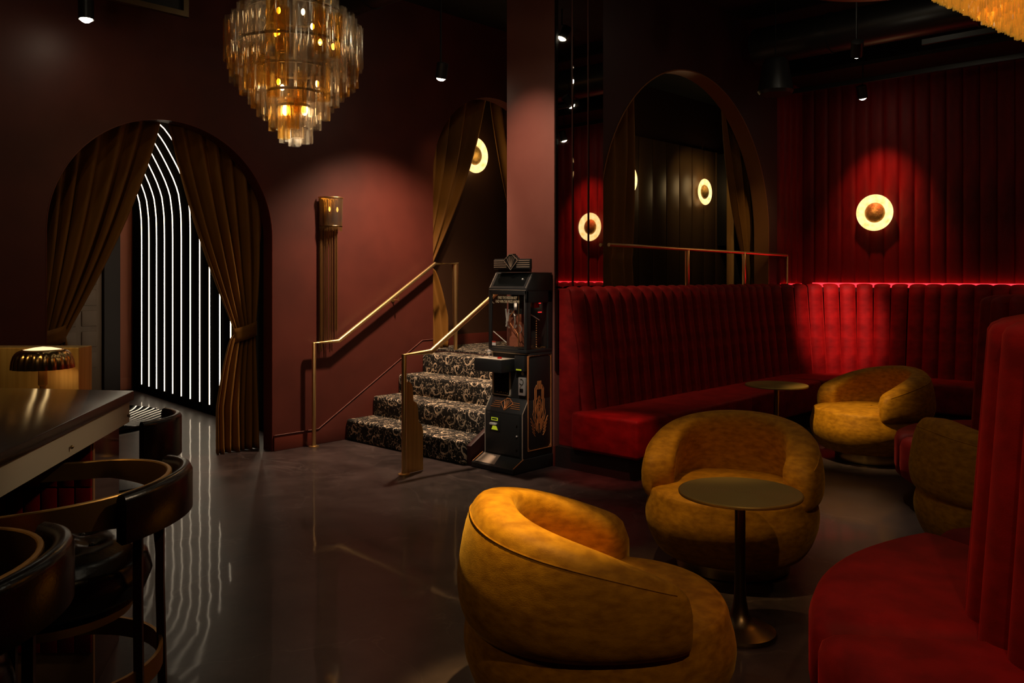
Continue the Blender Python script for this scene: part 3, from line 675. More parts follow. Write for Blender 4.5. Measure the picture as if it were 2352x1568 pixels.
# ------------------------------------------------------------------ barrel armchairs
def make_armchair():
    t = thing('armchair', '', '', (0,0,0), 0, 'mustard velvet barrel armchairs')
    # opening faces local +X
    def supr(th, a, b, p=2.3): c_, s_ = cos(th), sin(th); k = (abs(c_/a)**p+abs(s_/b)**p)**(-1/p); return k
    prof = [(.60,.085),(.78,.090),(.865,.118),(.93,.17),(.985,.235),(1.0,.29),(.985,.335),(.955,.385),(.945,.415),(.922,.432),(.908,.429),(.89,.437),(.7,.447),(.02,.455)]
    def bf(u, v):
        i = v*(len(prof)-1); k = min(int(i), len(prof)-2); q = i-k; s_, z = prof[k][0]*(1-q)+prof[k+1][0]*q, prof[k][1]*(1-q)+prof[k+1][1]*q
        th = 2*pi*u; a = supr(th, .50 if cos(th) > 0 else .455, .455); r_ = a*s_
        return (r_*cos(th)+.01, r_*sin(th), z)
    G().grid(bf, 64, 22, cu=True).make('seat', M['mustard'], t, ang=180)
    PE = R(122)
    def rim(ph):                                   # top height around the back
        q = abs(ph)/PE; return .778 - .20*q**1.9
    def bk(u, v):                                  # u around arc, v around section (closed)
        ph = -PE + 2*PE*u; q = abs(ph)/PE
        end = max(0, (q-.92)/.08); k = sqrt(max(0, 1-end**2.2)); k = max(k, .02)
        ro = supr(pi-ph, .455, .455)+.004; th = .16
        zb = .372; zt_ = zb + (rim(ph)-zb)*(.70+.30*k) if end > 0 else rim(ph)
        mid = ro - th/2; half = th/2*(.50+.50*k)
        # section: superellipse
        a = 2*pi*v; ce, se = cos(a), sin(a); e = .52
        px = (abs(ce)**e)*(1 if ce > 0 else -1); pz = (abs(se)**.62)*(1 if se > 0 else -1)
        zc = (zt_+zb)/2; hz = (zt_-zb)/2
        z = zc + hz*pz; bul = .020*(1-((z-.48)/.3)**2) if z < .78 else 0
        lean = -.030*max(0, (z-.5)/.27)
        r_ = mid + half*px + (bul + lean if px > 0 else lean*1.6)
        if k < .999: pass
        psi = pi - ph + (0)
        # push the last sections round the end
        ex = .0
        return (r_*cos(psi)+.01, r_*sin(psi), z)
    g = G().grid(bk, 72, 36, cv=True)
    w = 73
    v0 = [j*w for j in range(36)]; v1 = [j*w+72 for j in range(36)]
    g.f += [tuple(v0), tuple(v1[::-1])]
    o = g.make('backrest', M['mustard'], t, ang=180)
    # piping along the outer top edge
    pts = [bk(.04+.92*i/70, .105) for i in range(71)]
    G().tube(pts, .0032, 6).make('piping', M['mustard'], t)
    G().lathe([(.001,.0015),(.30,.0015),(.305,.006),(.305,.09),(.001,.09)], 48).make('plinth', M['bronze_pl'], t)
    return t
M['bronze_pl'] = mat('bronze_plinth', (.60,.40,.17), .22, 1)
proto = make_armchair()
CH = [((2.292,1.796), R(-40), 'mustard velvet barrel armchair nearest the viewer, seen from behind'),
      ((4.02,2.20), R(200), 'mustard velvet barrel armchair facing forward behind the larger round table'),
      ((7.12,2.62), R(150), 'farthest mustard velvet barrel armchair, turned left before the corner of the banquette'),
      ((4.97,1.147), R(-48), 'rightmost mustard velvet barrel armchair, cut off by the nearest round seat')]
for i, (p, rz, lb) in enumerate(CH):
    o = proto if i == 0 else copy_tree(proto)
    o.location = (p[0], p[1], 0); o.rotation_euler = (0,0,rz); o.scale = (.955,.955,.965); tag(o, lb, 'armchair')

# ------------------------------------------------------------------ round pedestal tables
def make_table():
    t = thing('pedestal_table', '', '', (0,0,0), 0, 'small bronze pedestal tables')
    prof = [(.001,.596)]
    r = .02
    while r < .235: prof += [(r,.5965),(r+.004,.5985),(r+.008,.5965)]; r += .012
    prof += [(.244,.6),(.253,.598),(.255,.592),(.253,.585),(.001,.583)]
    G().lathe(prof, 64).make('table_top', M['ttop'], t, ang=70)
    G().lathe([(.022,.583),(.022,.30),(.023,.2),(.027,.14),(.036,.095),(.055,.062),(.085,.045),(.122,.032),(.146,.020),(.150,.010),(.147,.001),(.001,.001)], 40).make('pedestal', M['bronze'], t)
    return t
M['ttop'] = mat('antique_bronze_top', (.42,.28,.07), .48, .55)
tb = make_table(); tag(tb, 'larger-looking round bronze pedestal table between the two front armchairs', 'table'); tb.location = (3.252,1.742,0)
tb2 = copy_tree(tb); tag(tb2, 'far round bronze pedestal table close to the long banquette seat', 'table'); tb2.location = (6.66,3.235,0)

# ------------------------------------------------------------------ chandeliers
def tube_mesh(name, rad, h, mt_, lobes=6, n=18):
    g = G(); pr = []
    for i in range(n): a = 2*pi*i/n; pr.append((rad*(1+.16*cos(lobes*a))*cos(a), rad*(1+.16*cos(lobes*a))*sin(a)))
    v = [(x,y,-h) for x,y in pr]+[(x,y,0) for x,y in pr]; g.add(v, [(i,(i+1)%n,n+(i+1)%n,n+i) for i in range(n)])
    g.add([(x*.93,y*.93,-h) for x,y in pr]+[(x,y,-h) for x,y in pr], [(i,(i+1)%n,n+(i+1)%n,n+i) for i in range(n)])
    return g.mesh(name, mt_, ang=20)
CXX, CYY = 3.10, 4.88; PXM = 348.0
ch = thing('chandelier', 'large tiered chandelier of clear, amber and smoked ribbed glass tubes', 'chandelier', (CXX,CYY,2.387))
z_of = lambda py: 1.5+(634-py)/PXM
kinds = [tube_mesh('glass_tube', .036, .27, M[k]) for k in ('gclear','gamber','gsmoke','gclear')]
RINGS = [(.25,-70,12),(.31,18,17),(.365,38,20),(.41,60,23),(.375,100,20),(.315,124,17),(.255,150,14),(.20,178,11),(.135,206,7),(.080,232,5),(.0,240,1)]
for r_, pt, n in RINGS:
    for k in range(n):
        a = 2*pi*(k+.5*(n%2))/n + random.uniform(-.03,.03); zz = z_of(pt) + random.uniform(-.014,.014)
        me = kinds[random.choice([0,0,0,1,1,2])]
        rr_ = r_
        inst('glass_tube', me, ch, (rr_*cos(a), rr_*sin(a), zz-2.387), (0,0,random.random()*3))
for r_, py in ((.36,108),(.24,160),(.18,215),(.30,30),(.10,245)):
    zz = z_of(py)-2.387
    G().tube([(r_*cos(2*pi*i/40), r_*sin(2*pi*i/40), zz) for i in range(40)], .010, 6, closed=True, r2=.007).make('frame_ring', M['bronze'], ch)
G().tube([(0,0,.45),(0,0,4.2-2.387)], .012, 8).make('stem', M['bronze'], ch)
for k in range(3):
    a = k*2*pi/3
    G().tube([(0,0,1.2),(.3*cos(a),.3*sin(a),.62)], .006, 6).make('spoke', M['bronze'], ch)
for (bx,by,py) in ((.05,-.04,252),(-.05,.03,254),(.12,-.08,190),(-.12,.0,195),(0,.15,193),(.22,-.12,100),(-.20,-.1,98),(.05,-.22,108),(0,.2,60),(.17,.05,45),(-.15,-.05,40),(.0,-.1,35)):
    G().ball((bx,by,z_of(py)-2.387), .022 if py > 250 else .013, 10, 6, 1.7).make('bulb', M['bulbbig'], ch)
# amber chandelier, upper right
AX, AY, AZ = 5.33, .89, 2.60
ac = thing('chandelier', 'golden yellow chandelier of thin glass rods at the upper right corner', 'chandelier', (AX,AY,AZ))
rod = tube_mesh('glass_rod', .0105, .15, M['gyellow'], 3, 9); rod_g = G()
cnt = 0; rest = G(); base = bpy.data.meshes['glass_rod']
rings = []
for k in range(18):
    r_ = .10+.041*k; rings.append((r_, .15 + .73*r_ + (.0 if k%2 else .012)))
cam2 = Vector((0,0))
allr = []
for r_, zz in rings:
    n = int(2*pi*r_/.027)
    for i in range(n):
        a = 2*pi*i/n; x = AX+r_*cos(a); y = AY+r_*sin(a); d = x*FX+y*FY; l = x*RX+y*RY; px = 1176+1950*l/d; py = 634-1950*(AZ+zz-.14-1.5)/d
        vis = px < 2360 and py > -30
        allr.append((0 if vis else 1, d, x-AX, y-AY, zz+random.uniform(-.012,.012)))
allr.sort()
for q, (vis, d, x, y, zz) in enumerate(allr):
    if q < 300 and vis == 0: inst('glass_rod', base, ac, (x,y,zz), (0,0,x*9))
    else:
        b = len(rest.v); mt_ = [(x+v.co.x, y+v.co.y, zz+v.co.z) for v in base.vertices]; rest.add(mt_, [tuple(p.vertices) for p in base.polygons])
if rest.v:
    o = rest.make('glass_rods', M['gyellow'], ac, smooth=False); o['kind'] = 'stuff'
G().lathe([(.001,.88),(.84,.88),(.85,.85),(.80,.84),(.80,.86),(.001,.86)], 48).make('frame', M['satin'], ac)
G().tube([(0,0,.86),(0,0,4.2-AZ)], .02, 8).make('stem', M['bronze'], ac)
for k in range(9):
    a = 2*pi*k/9; r_ = .45 if k%2 else .25; G().ball((r_*cos(a), r_*sin(a), .60 if k%2 else .45), .02, 10, 6, 1.5).make('bulb', M['bulb'], ac)
# copper disc above it
dd = ld(2.40, 5.20)
t = thing('ceiling_disc', 'wide copper-coloured ceiling disc at the top right edge', 'ceiling disc', (dd[0],dd[1],3.43))
G().lathe([(.001,.0),(.78,.0),(.80,.01),(.80,.05),(.001,.05)], 64).make('disc', M['disc'], t)
G().tube([(0,0,.05),(0,0,.9)], .02, 8).make('stem', M['bronze'], t)

# ------------------------------------------------------------------ fringed wall lamp
sx_, sy_ = 4.46, YL-.135
t = thing('fringe_lamp', 'wall lamp with a gold fringed shade and long hanging tassels on the maroon wall', 'wall lamp', (sx_,YL,1.946))
def shade(u, v): a = pi*u + pi; r_ = .118 - .010*(1-v); return (sx_+ r_*1.0*cos(a), YL-.02+ r_*1.05*sin(a), 1.95+.255*v)
G().grid(shade, 40, 2).make('shade', M['fringe'], t, world=True)
def arc(r_, z, n=24): return [(sx_+r_*cos(pi+pi*i/n), YL-.02+r_*1.05*sin(pi+pi*i/n), z) for i in range(n+1)]
G().tube(arc(.119,2.205), .004, 6).make('shade_rim', M['brass'], t, world=True)
G().tube(arc(.109,1.950), .004, 6).make('shade_rim', M['bronze'], t, world=True)
g = G()
for i in range(52):
    a = pi+pi*random.random(); r_ = random.uniform(.070,.108); x = sx_+r_*cos(a)-.01; y = YL-.015+r_*.42*sin(a)
    zb = random.choice([1.05,1.0,.98,.93]) if x > sx_ else random.choice([.86,.84,.83,.95])
    g.tube([(x,y,2.19),(x,y,zb+random.uniform(-.02,.02))], .0022, 4, caps=False)
o = g.make('tassel_fringe', M['tassel'] if 'tassel' in M else M.setdefault('tassel', mat('gold_chain', (.20,.10,.03), .42, .6)), t, world=True); o['kind'] = 'stuff'
g = G()
for i in range(90):
    a = pi+pi*i/89; g.tube([(sx_+.114*cos(a), YL-.02+.120*sin(a), 2.2),(sx_+.107*cos(a), YL-.02+.112*sin(a), 1.93-random.random()*.03)], .0011, 3, caps=False)
o = g.make('shade_strands', M['tassel'], t, world=True); o['kind'] = 'stuff'
G().box(sx_-.09,sx_+.09,YL-.022,YL-.001,1.95,2.2).make('back_plate', M['satin'], t, world=True, bevel=.003)
for dx in (-.042,.042): G().ball((sx_+dx,YL-.08,2.10), .009, 8, 6, 2.6).make('bulb', M['bulb'], t, world=True)
point('lamp_glow', (sx_,YL-.085,2.16), .25, AMB, .02)

# ------------------------------------------------------------------ bar, ledge, lamp
BC = (-1.42,3.19); BF = (-1.02,.62); BB = (-2.9,3.42); BK = (-2.6,.62)
def LDP(pts): return [ld(*p) for p in pts]
t = thing('bar_counter', 'black stone bar counter with a nickel edge strip and red tiled base', 'counter', ld(-1.9,2.9) + (0,))
G().prism(LDP([BF,BC,BB,BK]), 1.036, 1.07).make('stone_top', M['stone'], t, world=True, bevel=.003)
def inset(p, q, a): return (p[0]+(q[0]-p[0])*a, p[1]+(q[1]-p[1])*a)
ctr = (-2.1,2.4)
G().prism(LDP([(BF[0]-.010,BF[1]),(BC[0]-.012,BC[1]-.012),(BB[0],BB[1]-.012),BK]), .955, 1.0355).make('edge_strip', M['steelband'], t, world=True, smooth=False)
G().prism(LDP([(BF[0]-.03,BF[1]+.01),(BC[0]-.04,BC[1]-.04),(BB[0]+.02,BB[1]-.04),(BK[0]+.02,BK[1]+.02)]), .948, .9545).make('underside', M['dark'], t, world=True, smooth=False)
for fr in (.02,.245,.47,.70):
    x = BC[0]+(BF[0]-BC[0])*fr-.009; y = BC[1]+(BF[1]-BC[1])*fr; p = ld(x+.004,y)
    G().ball((p[0],p[1],.985), .006, 10, 6).make('screw', M['bronze'], t, world=True)
# tiled body seen under the overhang
rotm = Matrix(((RX,FX,0,0),(RY,FY,0,0),(0,0,1,0),(0,0,0,1)))     # (l,d,z) -> world
G().prism([(-3.0,3.085),(-1.517,3.085),(-1.62,3.50),(-3.0,3.50)],0.001,.899).tr(rotm).make('base', M['blackgloss'], t, world=True, smooth=False)
G().box(-3.0,-1.515,3.072,3.084,0.001,.947).tr(rotm).make('grout_bed', M['grout'], t, world=True, smooth=False)
tl = G().box(0,.0575,-.011,.004,0,.196).mesh('tile', M['tile'], bevel=.004, seg=2)
ang = math.atan2(RY, RX)
L0 = t.location
for i in range(20):
    for j in range(4):
        l_ = -1.517-.0615*(i+1)+.002; z_ = .739-.2*j
        w = ld(l_, 3.073)
        inst('tile', tl, t, (w[0]-L0.x, w[1]-L0.y, z_), (0,0,ang), (1,1,1))
# lower ledge with brass back
t = thing('service_counter', 'brass-fronted service counter behind the bar end', 'counter', ld(-2.4,3.6)+(0,))
G().box(-3.1,-1.79,3.51,3.62,0.001,1.205).tr(rotm).make('brass_panel', M['satin'], t, world=True, bevel=.004)
G().box(-3.1,-1.79,3.502,3.509,.90,.93).tr(rotm).make('ledge', M['stone'], t, world=True, smooth=False)
# counter lamp with a scalloped brass dome
lp = ld(-1.86,3.365)
t = thing('table_lamp', 'small brass mushroom lamp with a fluted dome shade behind the bar', 'lamp', (lp[0],lp[1],.945))
G().box(-.09,.09,-.05,.05,-.045,0).tr(Matrix.Rotation(ang,4,'Z')).make('foot_block', M['dark'], t, smooth=False)
def dome(u, v):
    a = 2*pi*u; n = 22; q = v*pi/2; r_ = .074+(.110-.074)*sin(q)**.9 if v > 0 else .074
    fl = 1+.045*abs(sin(n*a/2))*min(1, v*2); z = .262 - .072*(1-cos(q))
    return (r_*fl*cos(a), r_*fl*sin(a), z)
M['domebrass'] = mat('lacquered_brass_dome', (.80,.50,.20), .22, 1)
G().grid(dome, 132, 10, cu=True).make('shade', M['domebrass'], t)
G().lathe([(.076,.262),(.072,.266),(.069,.262),(.069,.25)], 32).make('collar', M['brass'], t)
G().lathe([(.001,.276),(.035,.272),(.069,.264)], 24).make('diffuser', emit('lamp_top_light', (1,.60,.30), 1.7), t)
G().lathe([(.001,0),(.055,0),(.055,.01),(.012,.016),(.011,.12),(.017,.125),(.017,.165),(.014,.25)], 24).make('stem', M['satin'], t)
point('lamp_glow', (lp[0],lp[1],.93+.17), .12, AMB, .03)
# round glossy table and chair beyond the bar
tc_ = ld(-2.44,4.55)
t = thing('round_table', 'round black gloss table just beyond the bar corner', 'table', (tc_[0],tc_[1],0))
G().lathe([(.001,.70),(.54,.70),(.552,.706),(.552,.724),(.54,.73),(.001,.73)], 64).make('table_top', M['blackgloss'], t)
G().lathe([(.001,.001),(.26,.001),(.26,.015),(.05,.03),(.035,.08),(.035,.70)], 32).make('pedestal', M['bronze'], t)

# ------------------------------------------------------------------ bar stools
FAC = Vector((-.789,.614,0)); fa = math.atan2(FAC.y, FAC.x)
def ushape(r_, arm, n, frac=1.0, h=0):
    """path in local XY, opening to +X; frac trims the arms"""
    pts = []
    if arm: pts += [(arm*frac*(1-i/4), -r_) for i in range(4)]
    pts += [(-r_*sin(pi*i/n), -r_*cos(pi*i/n)) for i in range(n+1)]
    if arm: pts += [(arm*frac*(i+1)/4, r_) for i in range(4)]
    return pts
def band(pts, z0, z1, th, dip=None, roll=0, low=None):
    zb0 = z0
    """vertical band of thickness th; pts outer line"""
    n = len(pts); v = []; f = []
    for i, (x, y) in enumerate(pts):
        a = pts[max(0,i-1)]; b = pts[min(n-1,i+1)]; tx, ty = b[0]-a[0], b[1]-a[1]; l = sqrt(tx*tx+ty*ty); nx, ny = -ty/l, tx/l     # inward
        dz = dip(i/(n-1)) if dip else 0
        z0 = zb0 + (low(i/(n-1)) if low else 0)
        sec = [(0,z0),(0,z1-roll),(th*.15,z1-roll*.3),(th*.5,z1),(th*.85,z1-roll*.3),(th,z1-roll),(th,z0),(th*.5,z0-roll*.3)]
        for o_, z in sec: v.append((x+nx*o_, y+ny*o_, z+dz))
    m_ = 8
    for i in range(n-1):
        for k in range(m_): f.append((i*m_+k, i*m_+(k+1)%m_, (i+1)*m_+(k+1)%m_, (i+1)*m_+k))
    f.append(tuple(range(m_-1,-1,-1))); f.append(tuple((n-1)*m_+k for k in range(m_)))
    return G().add(v, f)
def make_stool(rr=.30):
    t = thing('bar_stool', '', '', (0,0,0), 0, 'black leather and bronze bar stools')
    dip = lambda q: -.035*abs(2*q-1)**2
    band(ushape(rr,.33,26), .825, .945, .014, dip, .004, lambda q: .065*min(1, abs(2*q-1)*1.5)).make('back_band', M['bandbronze'], t)
    arcp = [(-(rr+.028)*sin(pi*(.26+.48*i/24)), -(rr+.028)*cos(pi*(.26+.48*i/24))) for i in range(25)]
    band(arcp, .838, .962, .042, lambda q: -.012*abs(2*q-1)**2, .02).make('back_pad', M['leather'], t, ang=70)
    for sy in (-1,1): G().box(.325,.36,sy*rr-(.016 if sy > 0 else 0),sy*rr+(0 if sy > 0 else .016),.80,.925).make('arm_end', M['bandbronze'], t, bevel=.003)
    # tufted round seat
    tuf = [(.11*cos(2*pi*k/6), .11*sin(2*pi*k/6)) for k in range(6)]+[(0,0)]
    def seat(u, v):
        a = 2*pi*u; pr = [(.20,.60),(.245,.625),(.262,.67),(.25,.72),(.215,.752),(.17,.768),(.12,.772),(.07,.774),(.03,.775),(.001,.775)]
        i = v*(len(pr)-1); k = min(int(i), len(pr)-2); q = i-k; r_ = pr[k][0]*(1-q)+pr[k+1][0]*q; z = pr[k][1]*(1-q)+pr[k+1][1]*q
        x, y = r_*cos(a), r_*sin(a)
        if z > .7:
            for tx, ty in tuf: z -= .020*math.exp(-((x-tx)**2+(y-ty)**2)/.0011)
            z -= .006*abs(sin(3*a))*min(1, r_/.1)
        return (x, y, z)
    G().grid(seat, 60, 36, cu=True).make('seat', M['leather'], t, ang=180)
    for tx, ty in tuf: G().ball((tx,ty,.756), .009, 8, 5, .6).make('button', M['leather'], t)
    G().lathe([(.001,.572),(.21,.572),(.225,.60),(.18,.606)], 32).make('seat_pan', M['bandbronze'], t)
    for sx, sy in ((-1,-1),(-1,1),(1,-1),(1,1)):
        a = (.235*sx*.72 if sx < 0 else .17, .235*sy*.80); top = .84 if sx < 0 else .60
        xx = -.262 if sx < 0 else .17; yy = (.115 if sx < 0 else .19)*sy
        G().tube([(xx*1.04,yy*1.10,.001),(xx,yy,.60),(xx,yy,top)], .016, 4, r2=.012).make('leg', M['legwood'], t)
    pts = [(.232*cos(2*pi*i/40), .232*sin(2*pi*i/40), 0) for i in range(40)]
    g = G(); g.grid(lambda u, v: ((.280+(.010 if v in (.25,.5) else 0))*cos(2*pi*u), (.280+(.010 if v in (.25,.5) else 0))*sin(2*pi*u), .395+[0,0,.055,.055,0][int(v*4+.01)]), 44, 4, cu=True)
    g.make('foot_ring', M['bandbronze'], t)
    return t
M['bandbronze'] = mat('antique_bronze_band', (.66,.38,.12), .42, 1)
M['legwood'] = mat('dark_walnut_leg', (.075,.022,.012), .3)
sproto = make_stool()
ST = [((-1.275,2.34), 0, 'black leather bar stool with bronze armband, second from the viewer along the bar'),
      ((-1.25,1.62), .05, 'black leather bar stool nearest the viewer at the lower left corner')]
for i, (p, dr_, lb) in enumerate(ST):
    o = sproto if i == 0 else copy_tree(sproto); q = ld(*p); o.location = (q[0],q[1],0); o.rotation_euler = (0,0,fa+dr_); tag(o, lb, 'stool')
# curved dining chair at the round table
q = ld(-1.99,4.25)
t = thing('dining_chair', 'black leather chair with a curved back at the round table beyond the bar', 'chair', (q[0],q[1],0), fa)
arcp = [(-.27*sin(pi*(.22+.56*i/20)), -.27*cos(pi*(.22+.56*i/20))) for i in range(21)]
band(arcp, .60, .805, .045, None, .02).make('backrest', M['leather'], t, ang=70)
G().lathe([(.001,.40),(.20,.40),(.225,.42),(.225,.45),(.20,.47),(.001,.475)], 32).make('seat', M['leather'], t)
for sx, sy in ((-1,-1),(-1,1),(1,-1),(1,1)): G().tube([(.17*sx,.17*sy,.001),(.14*sx,.14*sy,.405)], .014, 4).make('leg', M['legwood'], t)
for sy in (-1,1): G().tube([(-.19,.15*sy,.42),(-.215,.16*sy,.64)], .012, 4).make('back_post', M['legwood'], t)

# ------------------------------------------------------------------ claw machine
cm_ = thing('claw_machine', 'black and copper art deco key claw machine standing against the pillar', 'arcade machine', (4.9,4.58,0))
Y0, Y1 = 4.375, 4.785; XF, XB = 4.82, 5.122
def P(g, name, m_, parent=cm_, **k): return g.make(name, m_, parent, world=True, **k)
M['cab'] = mat('black_laminate_cabinet', (.020,.021,.022), .42)
# lower body profile in (x,z)
prof = [(4.79,.16),(4.79,.44),(4.83,.545),(4.83,.55),(XB,.55),(XB,.02),(4.79,.02)]
P(G().prismy([(4.78,.10),(XB,.10),(XB,.545),(4.845,.545),(4.78,.44)], Y0,Y1), 'lower_cabinet', M['cab'], bevel=.004)
P(G().prismy([(4.655,.004),(XB,.004),(XB,.099),(4.78,.099),(4.665,.045),(4.655,.04)], Y0-.012,Y1+.03), 'base', M['cab'], bevel=.004)
P(G().add([(4.67,Y0+.20,.051),(4.67,Y1-.0,.051),(4.775,Y1-.0,.1005),(4.775,Y0+.235,.1005)],[(0,1,2,3)]), 'kick_plate', M['pewterplate'] if 'pewterplate' in M else M.setdefault('pewterplate', mat('worn_kick_plate', (.42,.33,.26), .55, .5)), smooth=False)
P(G().box(4.86,XB,Y0,Y1,.5455,.905), 'middle_cabinet', M['cab'], bevel=.003)
# upper display case: frame posts + panes
zb_, zt_ = .912, 1.385
P(G().box(XF,XB,Y0,Y1,zb_-.006,zb_+.02), 'case_floor', M['cab'], bevel=.003)
g = G()
for (x0,x1,y0,y1) in ((XF,XF+.022,Y0,Y0+.028),(XF,XF+.022,Y1-.028,Y1),(XB-.05,XB,Y0,Y0+.02),(XB-.05,XB,Y1-.02,Y1)): g.box(x0,x1,y0,y1,zb_+.02,zt_)
g.box(XF,XF+.02,Y0+.028,Y1-.028,zt_-.03,zt_).box(XF,XB,Y0,Y0+.02,zt_-.09,zt_).box(XF,XF+.02,Y0+.028,Y1-.028,zb_+.02,zb_+.035).box(XB-.012,XB,Y0,Y1,zb_+.02,zt_)
g.box(XF+.02,XF+.05,Y0,Y0+.02,zb_+.02,zt_-.09)
P(g, 'case_frame', M['cab'], bevel=.002)
P(G().box(XF+.006,XF+.009,Y0+.028,Y1-.028,zb_+.035,zt_-.03), 'front_pane', M['pane'], smooth=False)
P(G().box(XF+.05,XB-.05,Y0+.007,Y0+.010,zb_+.02,zt_-.09), 'side_pane', M['pane'], smooth=False)
# sloped head
P(G().prismy([(XF,zt_+.001),(XB,zt_+.001),(XB,1.53),(4.90,1.53),(XF,1.405)], Y0,Y1), 'head', M['cab'], bevel=.004)
nx_ = Vector((-(1.53-1.405),0,.08)).normalized()
def slope(x0,z0,x1,z1,y0,y1,off,m_,nm):
    n_ = Vector((-(z1-z0),0,(x1-x0))).normalized()*off
    a = [(x0+n_.x,y0,z0+n_.z),(x0+n_.x,y1,z0+n_.z),(x1+n_.x,y1,z1+n_.z),(x1+n_.x,y0,z1+n_.z)]
    b = [(x0,y0,z0),(x0,y1,z0),(x1,y1,z1),(x1,y0,z1)]
    return P(G().add(a+b, [(0,1,2,3),(4,7,6,5),(0,4,5,1),(1,5,6,2),(2,6,7,3),(3,7,4,0)]), nm, m_, smooth=False)
slope(4.832,1.424,4.892,1.518,Y0+.04,Y1-.04,.002,M['screen'],'head_window')
P(G().ball((4.858,Y0+.075,1.475),.010,10,6), 'lock', M['chrome'])
# sign on top with fan emblem
def at_front(g, x): return g
P(G().box(4.87,4.90,Y0+.02,Y1-.06,1.531,1.56), 'sign_foot', M['cab'], smooth=False)
sgn = P(G().box(4.845,4.87,Y0-.015,Y1-.03,1.552,1.635), 'sign', M['cab'], bevel=.008)
ym = (Y0+Y1-.045)/2
for k in range(4):
    z = 1.568+.0165*k
    for ya, yb in ((Y0-.008,ym-.055),(ym+.055,Y1-.037)):
        o = G().box(4.841,4.846,ya,yb,z,z+.007).make('sign_bar', M['pewter'], sgn, smooth=False); o.data.transform(Matrix.Translation(-cm_.location))
def fan(yc, zc, s, x=0):
    """outline polygon (y,z) of the fan emblem, pointing down"""
    return [(yc,zc-.065*s),(yc+.085*s,zc+.02*s),(yc+.062*s,zc+.045*s),(yc+.052*s,zc+.042*s),(yc+.040*s,zc+.063*s),(yc+.028*s,zc+.060*s),(yc+.024*s,zc+.076*s),
            (yc-.024*s,zc+.076*s),(yc-.028*s,zc+.060*s),(yc-.040*s,zc+.063*s),(yc-.052*s,zc+.042*s),(yc-.062*s,zc+.045*s),(yc-.085*s,zc+.02*s)]
g = G().prismx(fan(ym,1.605,.92), 4.836, 4.872); o = g.make('fan_emblem', M['cab'], sgn, smooth=False); o.data.transform(Matrix.Translation(-cm_.location))
def fan_lines(yc, zc, s, x, r_=.0022):
    g = G(); pts = fan(yc,zc,s); pts = [(x,y,z) for y,z in pts]; g.tube(pts+[pts[0]], r_, 4)
    for dy, dz in ((-.045,.04),(-.026,.052),(-.010,.060),(.010,.060),(.026,.052),(.045,.04)):
        g.tube([(x,yc+dy*.08*s,zc-.045*s),(x,yc+dy*s,zc+dz*s)], r_*.9, 4)
    return g
o = fan_lines(ym,1.605,.86,4.835).make('fan_lines', M['pewter'], sgn); o.data.transform(Matrix.Translation(-cm_.location))
# copper border lines
def line(pts, m_=None, r_=.0034, nm='border_line', par=cm_): return P(G().tube(pts, r_, 4), nm, m_ or M['copper'], par)
ys = Y0-.001
side = [(4.835,ys,.155),(5.105,ys,.155),(5.105,ys,.885),(4.835,ys,.885),(4.835,ys,.155)]
line(side); 
for x, z in ((4.835,.155),(5.105,.155),(5.105,.885),(4.835,.885)): 
    sx = 1 if x < 5 else -1; sz = 1 if z < .5 else -1
    line([(x,ys,z+.035*sz),(x+.012*sx,ys,z+.012*sz),(x+.035*sx,ys,z)], r_=.0015)
line([(4.777,Y0+.004,.10),(4.777,Y0+.004,.44),(4.842,Y0+.004,.545)], M['pewter'])
line([(4.777,Y1-.004,.10),(4.777,Y1-.004,.44),(4.842,Y1-.004,.545)], M['pewter'])
line([(4.661,Y0-.008,.047),(4.775,Y0-.008,.102)]); line([(4.661,Y1+.02,.047),(4.775,Y1+.02,.102)])
line([(4.858,Y0+.01,.56),(4.858,Y0+.01,.895),(4.858,Y1-.01,.895),(4.858,Y1-.01,.56)], M['pewter'])
line([(XF-.001,Y0+.006,1.392),(XF-.001,Y1-.006,1.392)], M['pewter'], .002)
line([(4.822,Y0+.012,1.408),(4.896,Y0+.012,1.524)], M['pewter'], .002)
line([(4.822,Y1-.012,1.408),(4.896,Y1-.012,1.524)], M['pewter'], .002)
line([(4.92,ys,1.525),(5.09,ys,1.525),(5.118,ys,1.50),(5.118,ys,1.44)], M['bronze'], .002)
# fan and bars on the sloped apron: built flat then laid on the slope
def apron(y, h):                                  # y along width, h 0..1 up the slope
    return (4.78+.065*h-.0035, y, .44+.105*h+.002)
g = G(); yc = (Y0+Y1)/2+.0
for k in range(4):
    h = .30+.13*k; g.tube([apron(Y0+.05+.008*k,h),apron(yc-.055,h)], .0024, 4); g.tube([apron(yc+.055,h),apron(Y1-.05-.008*k,h)], .0024, 4)
P(g, 'apron_bars', M['copper'])
g = G(); pts = [apron(y, .5+(z)/.13) for y, z in fan(yc,0,.75)]; g.tube(pts+[pts[0]], .0022, 4)
for dy, dz in ((-.045,.04),(-.022,.052),(0,.06),(.022,.052),(.045,.04)): g.tube([apron(yc+dy*.08,.5-.045*.75/.13), apron(yc+dy*.75,.5+dz*.75/.13)], .002, 4)
P(g, 'apron_fan', M['copper'])
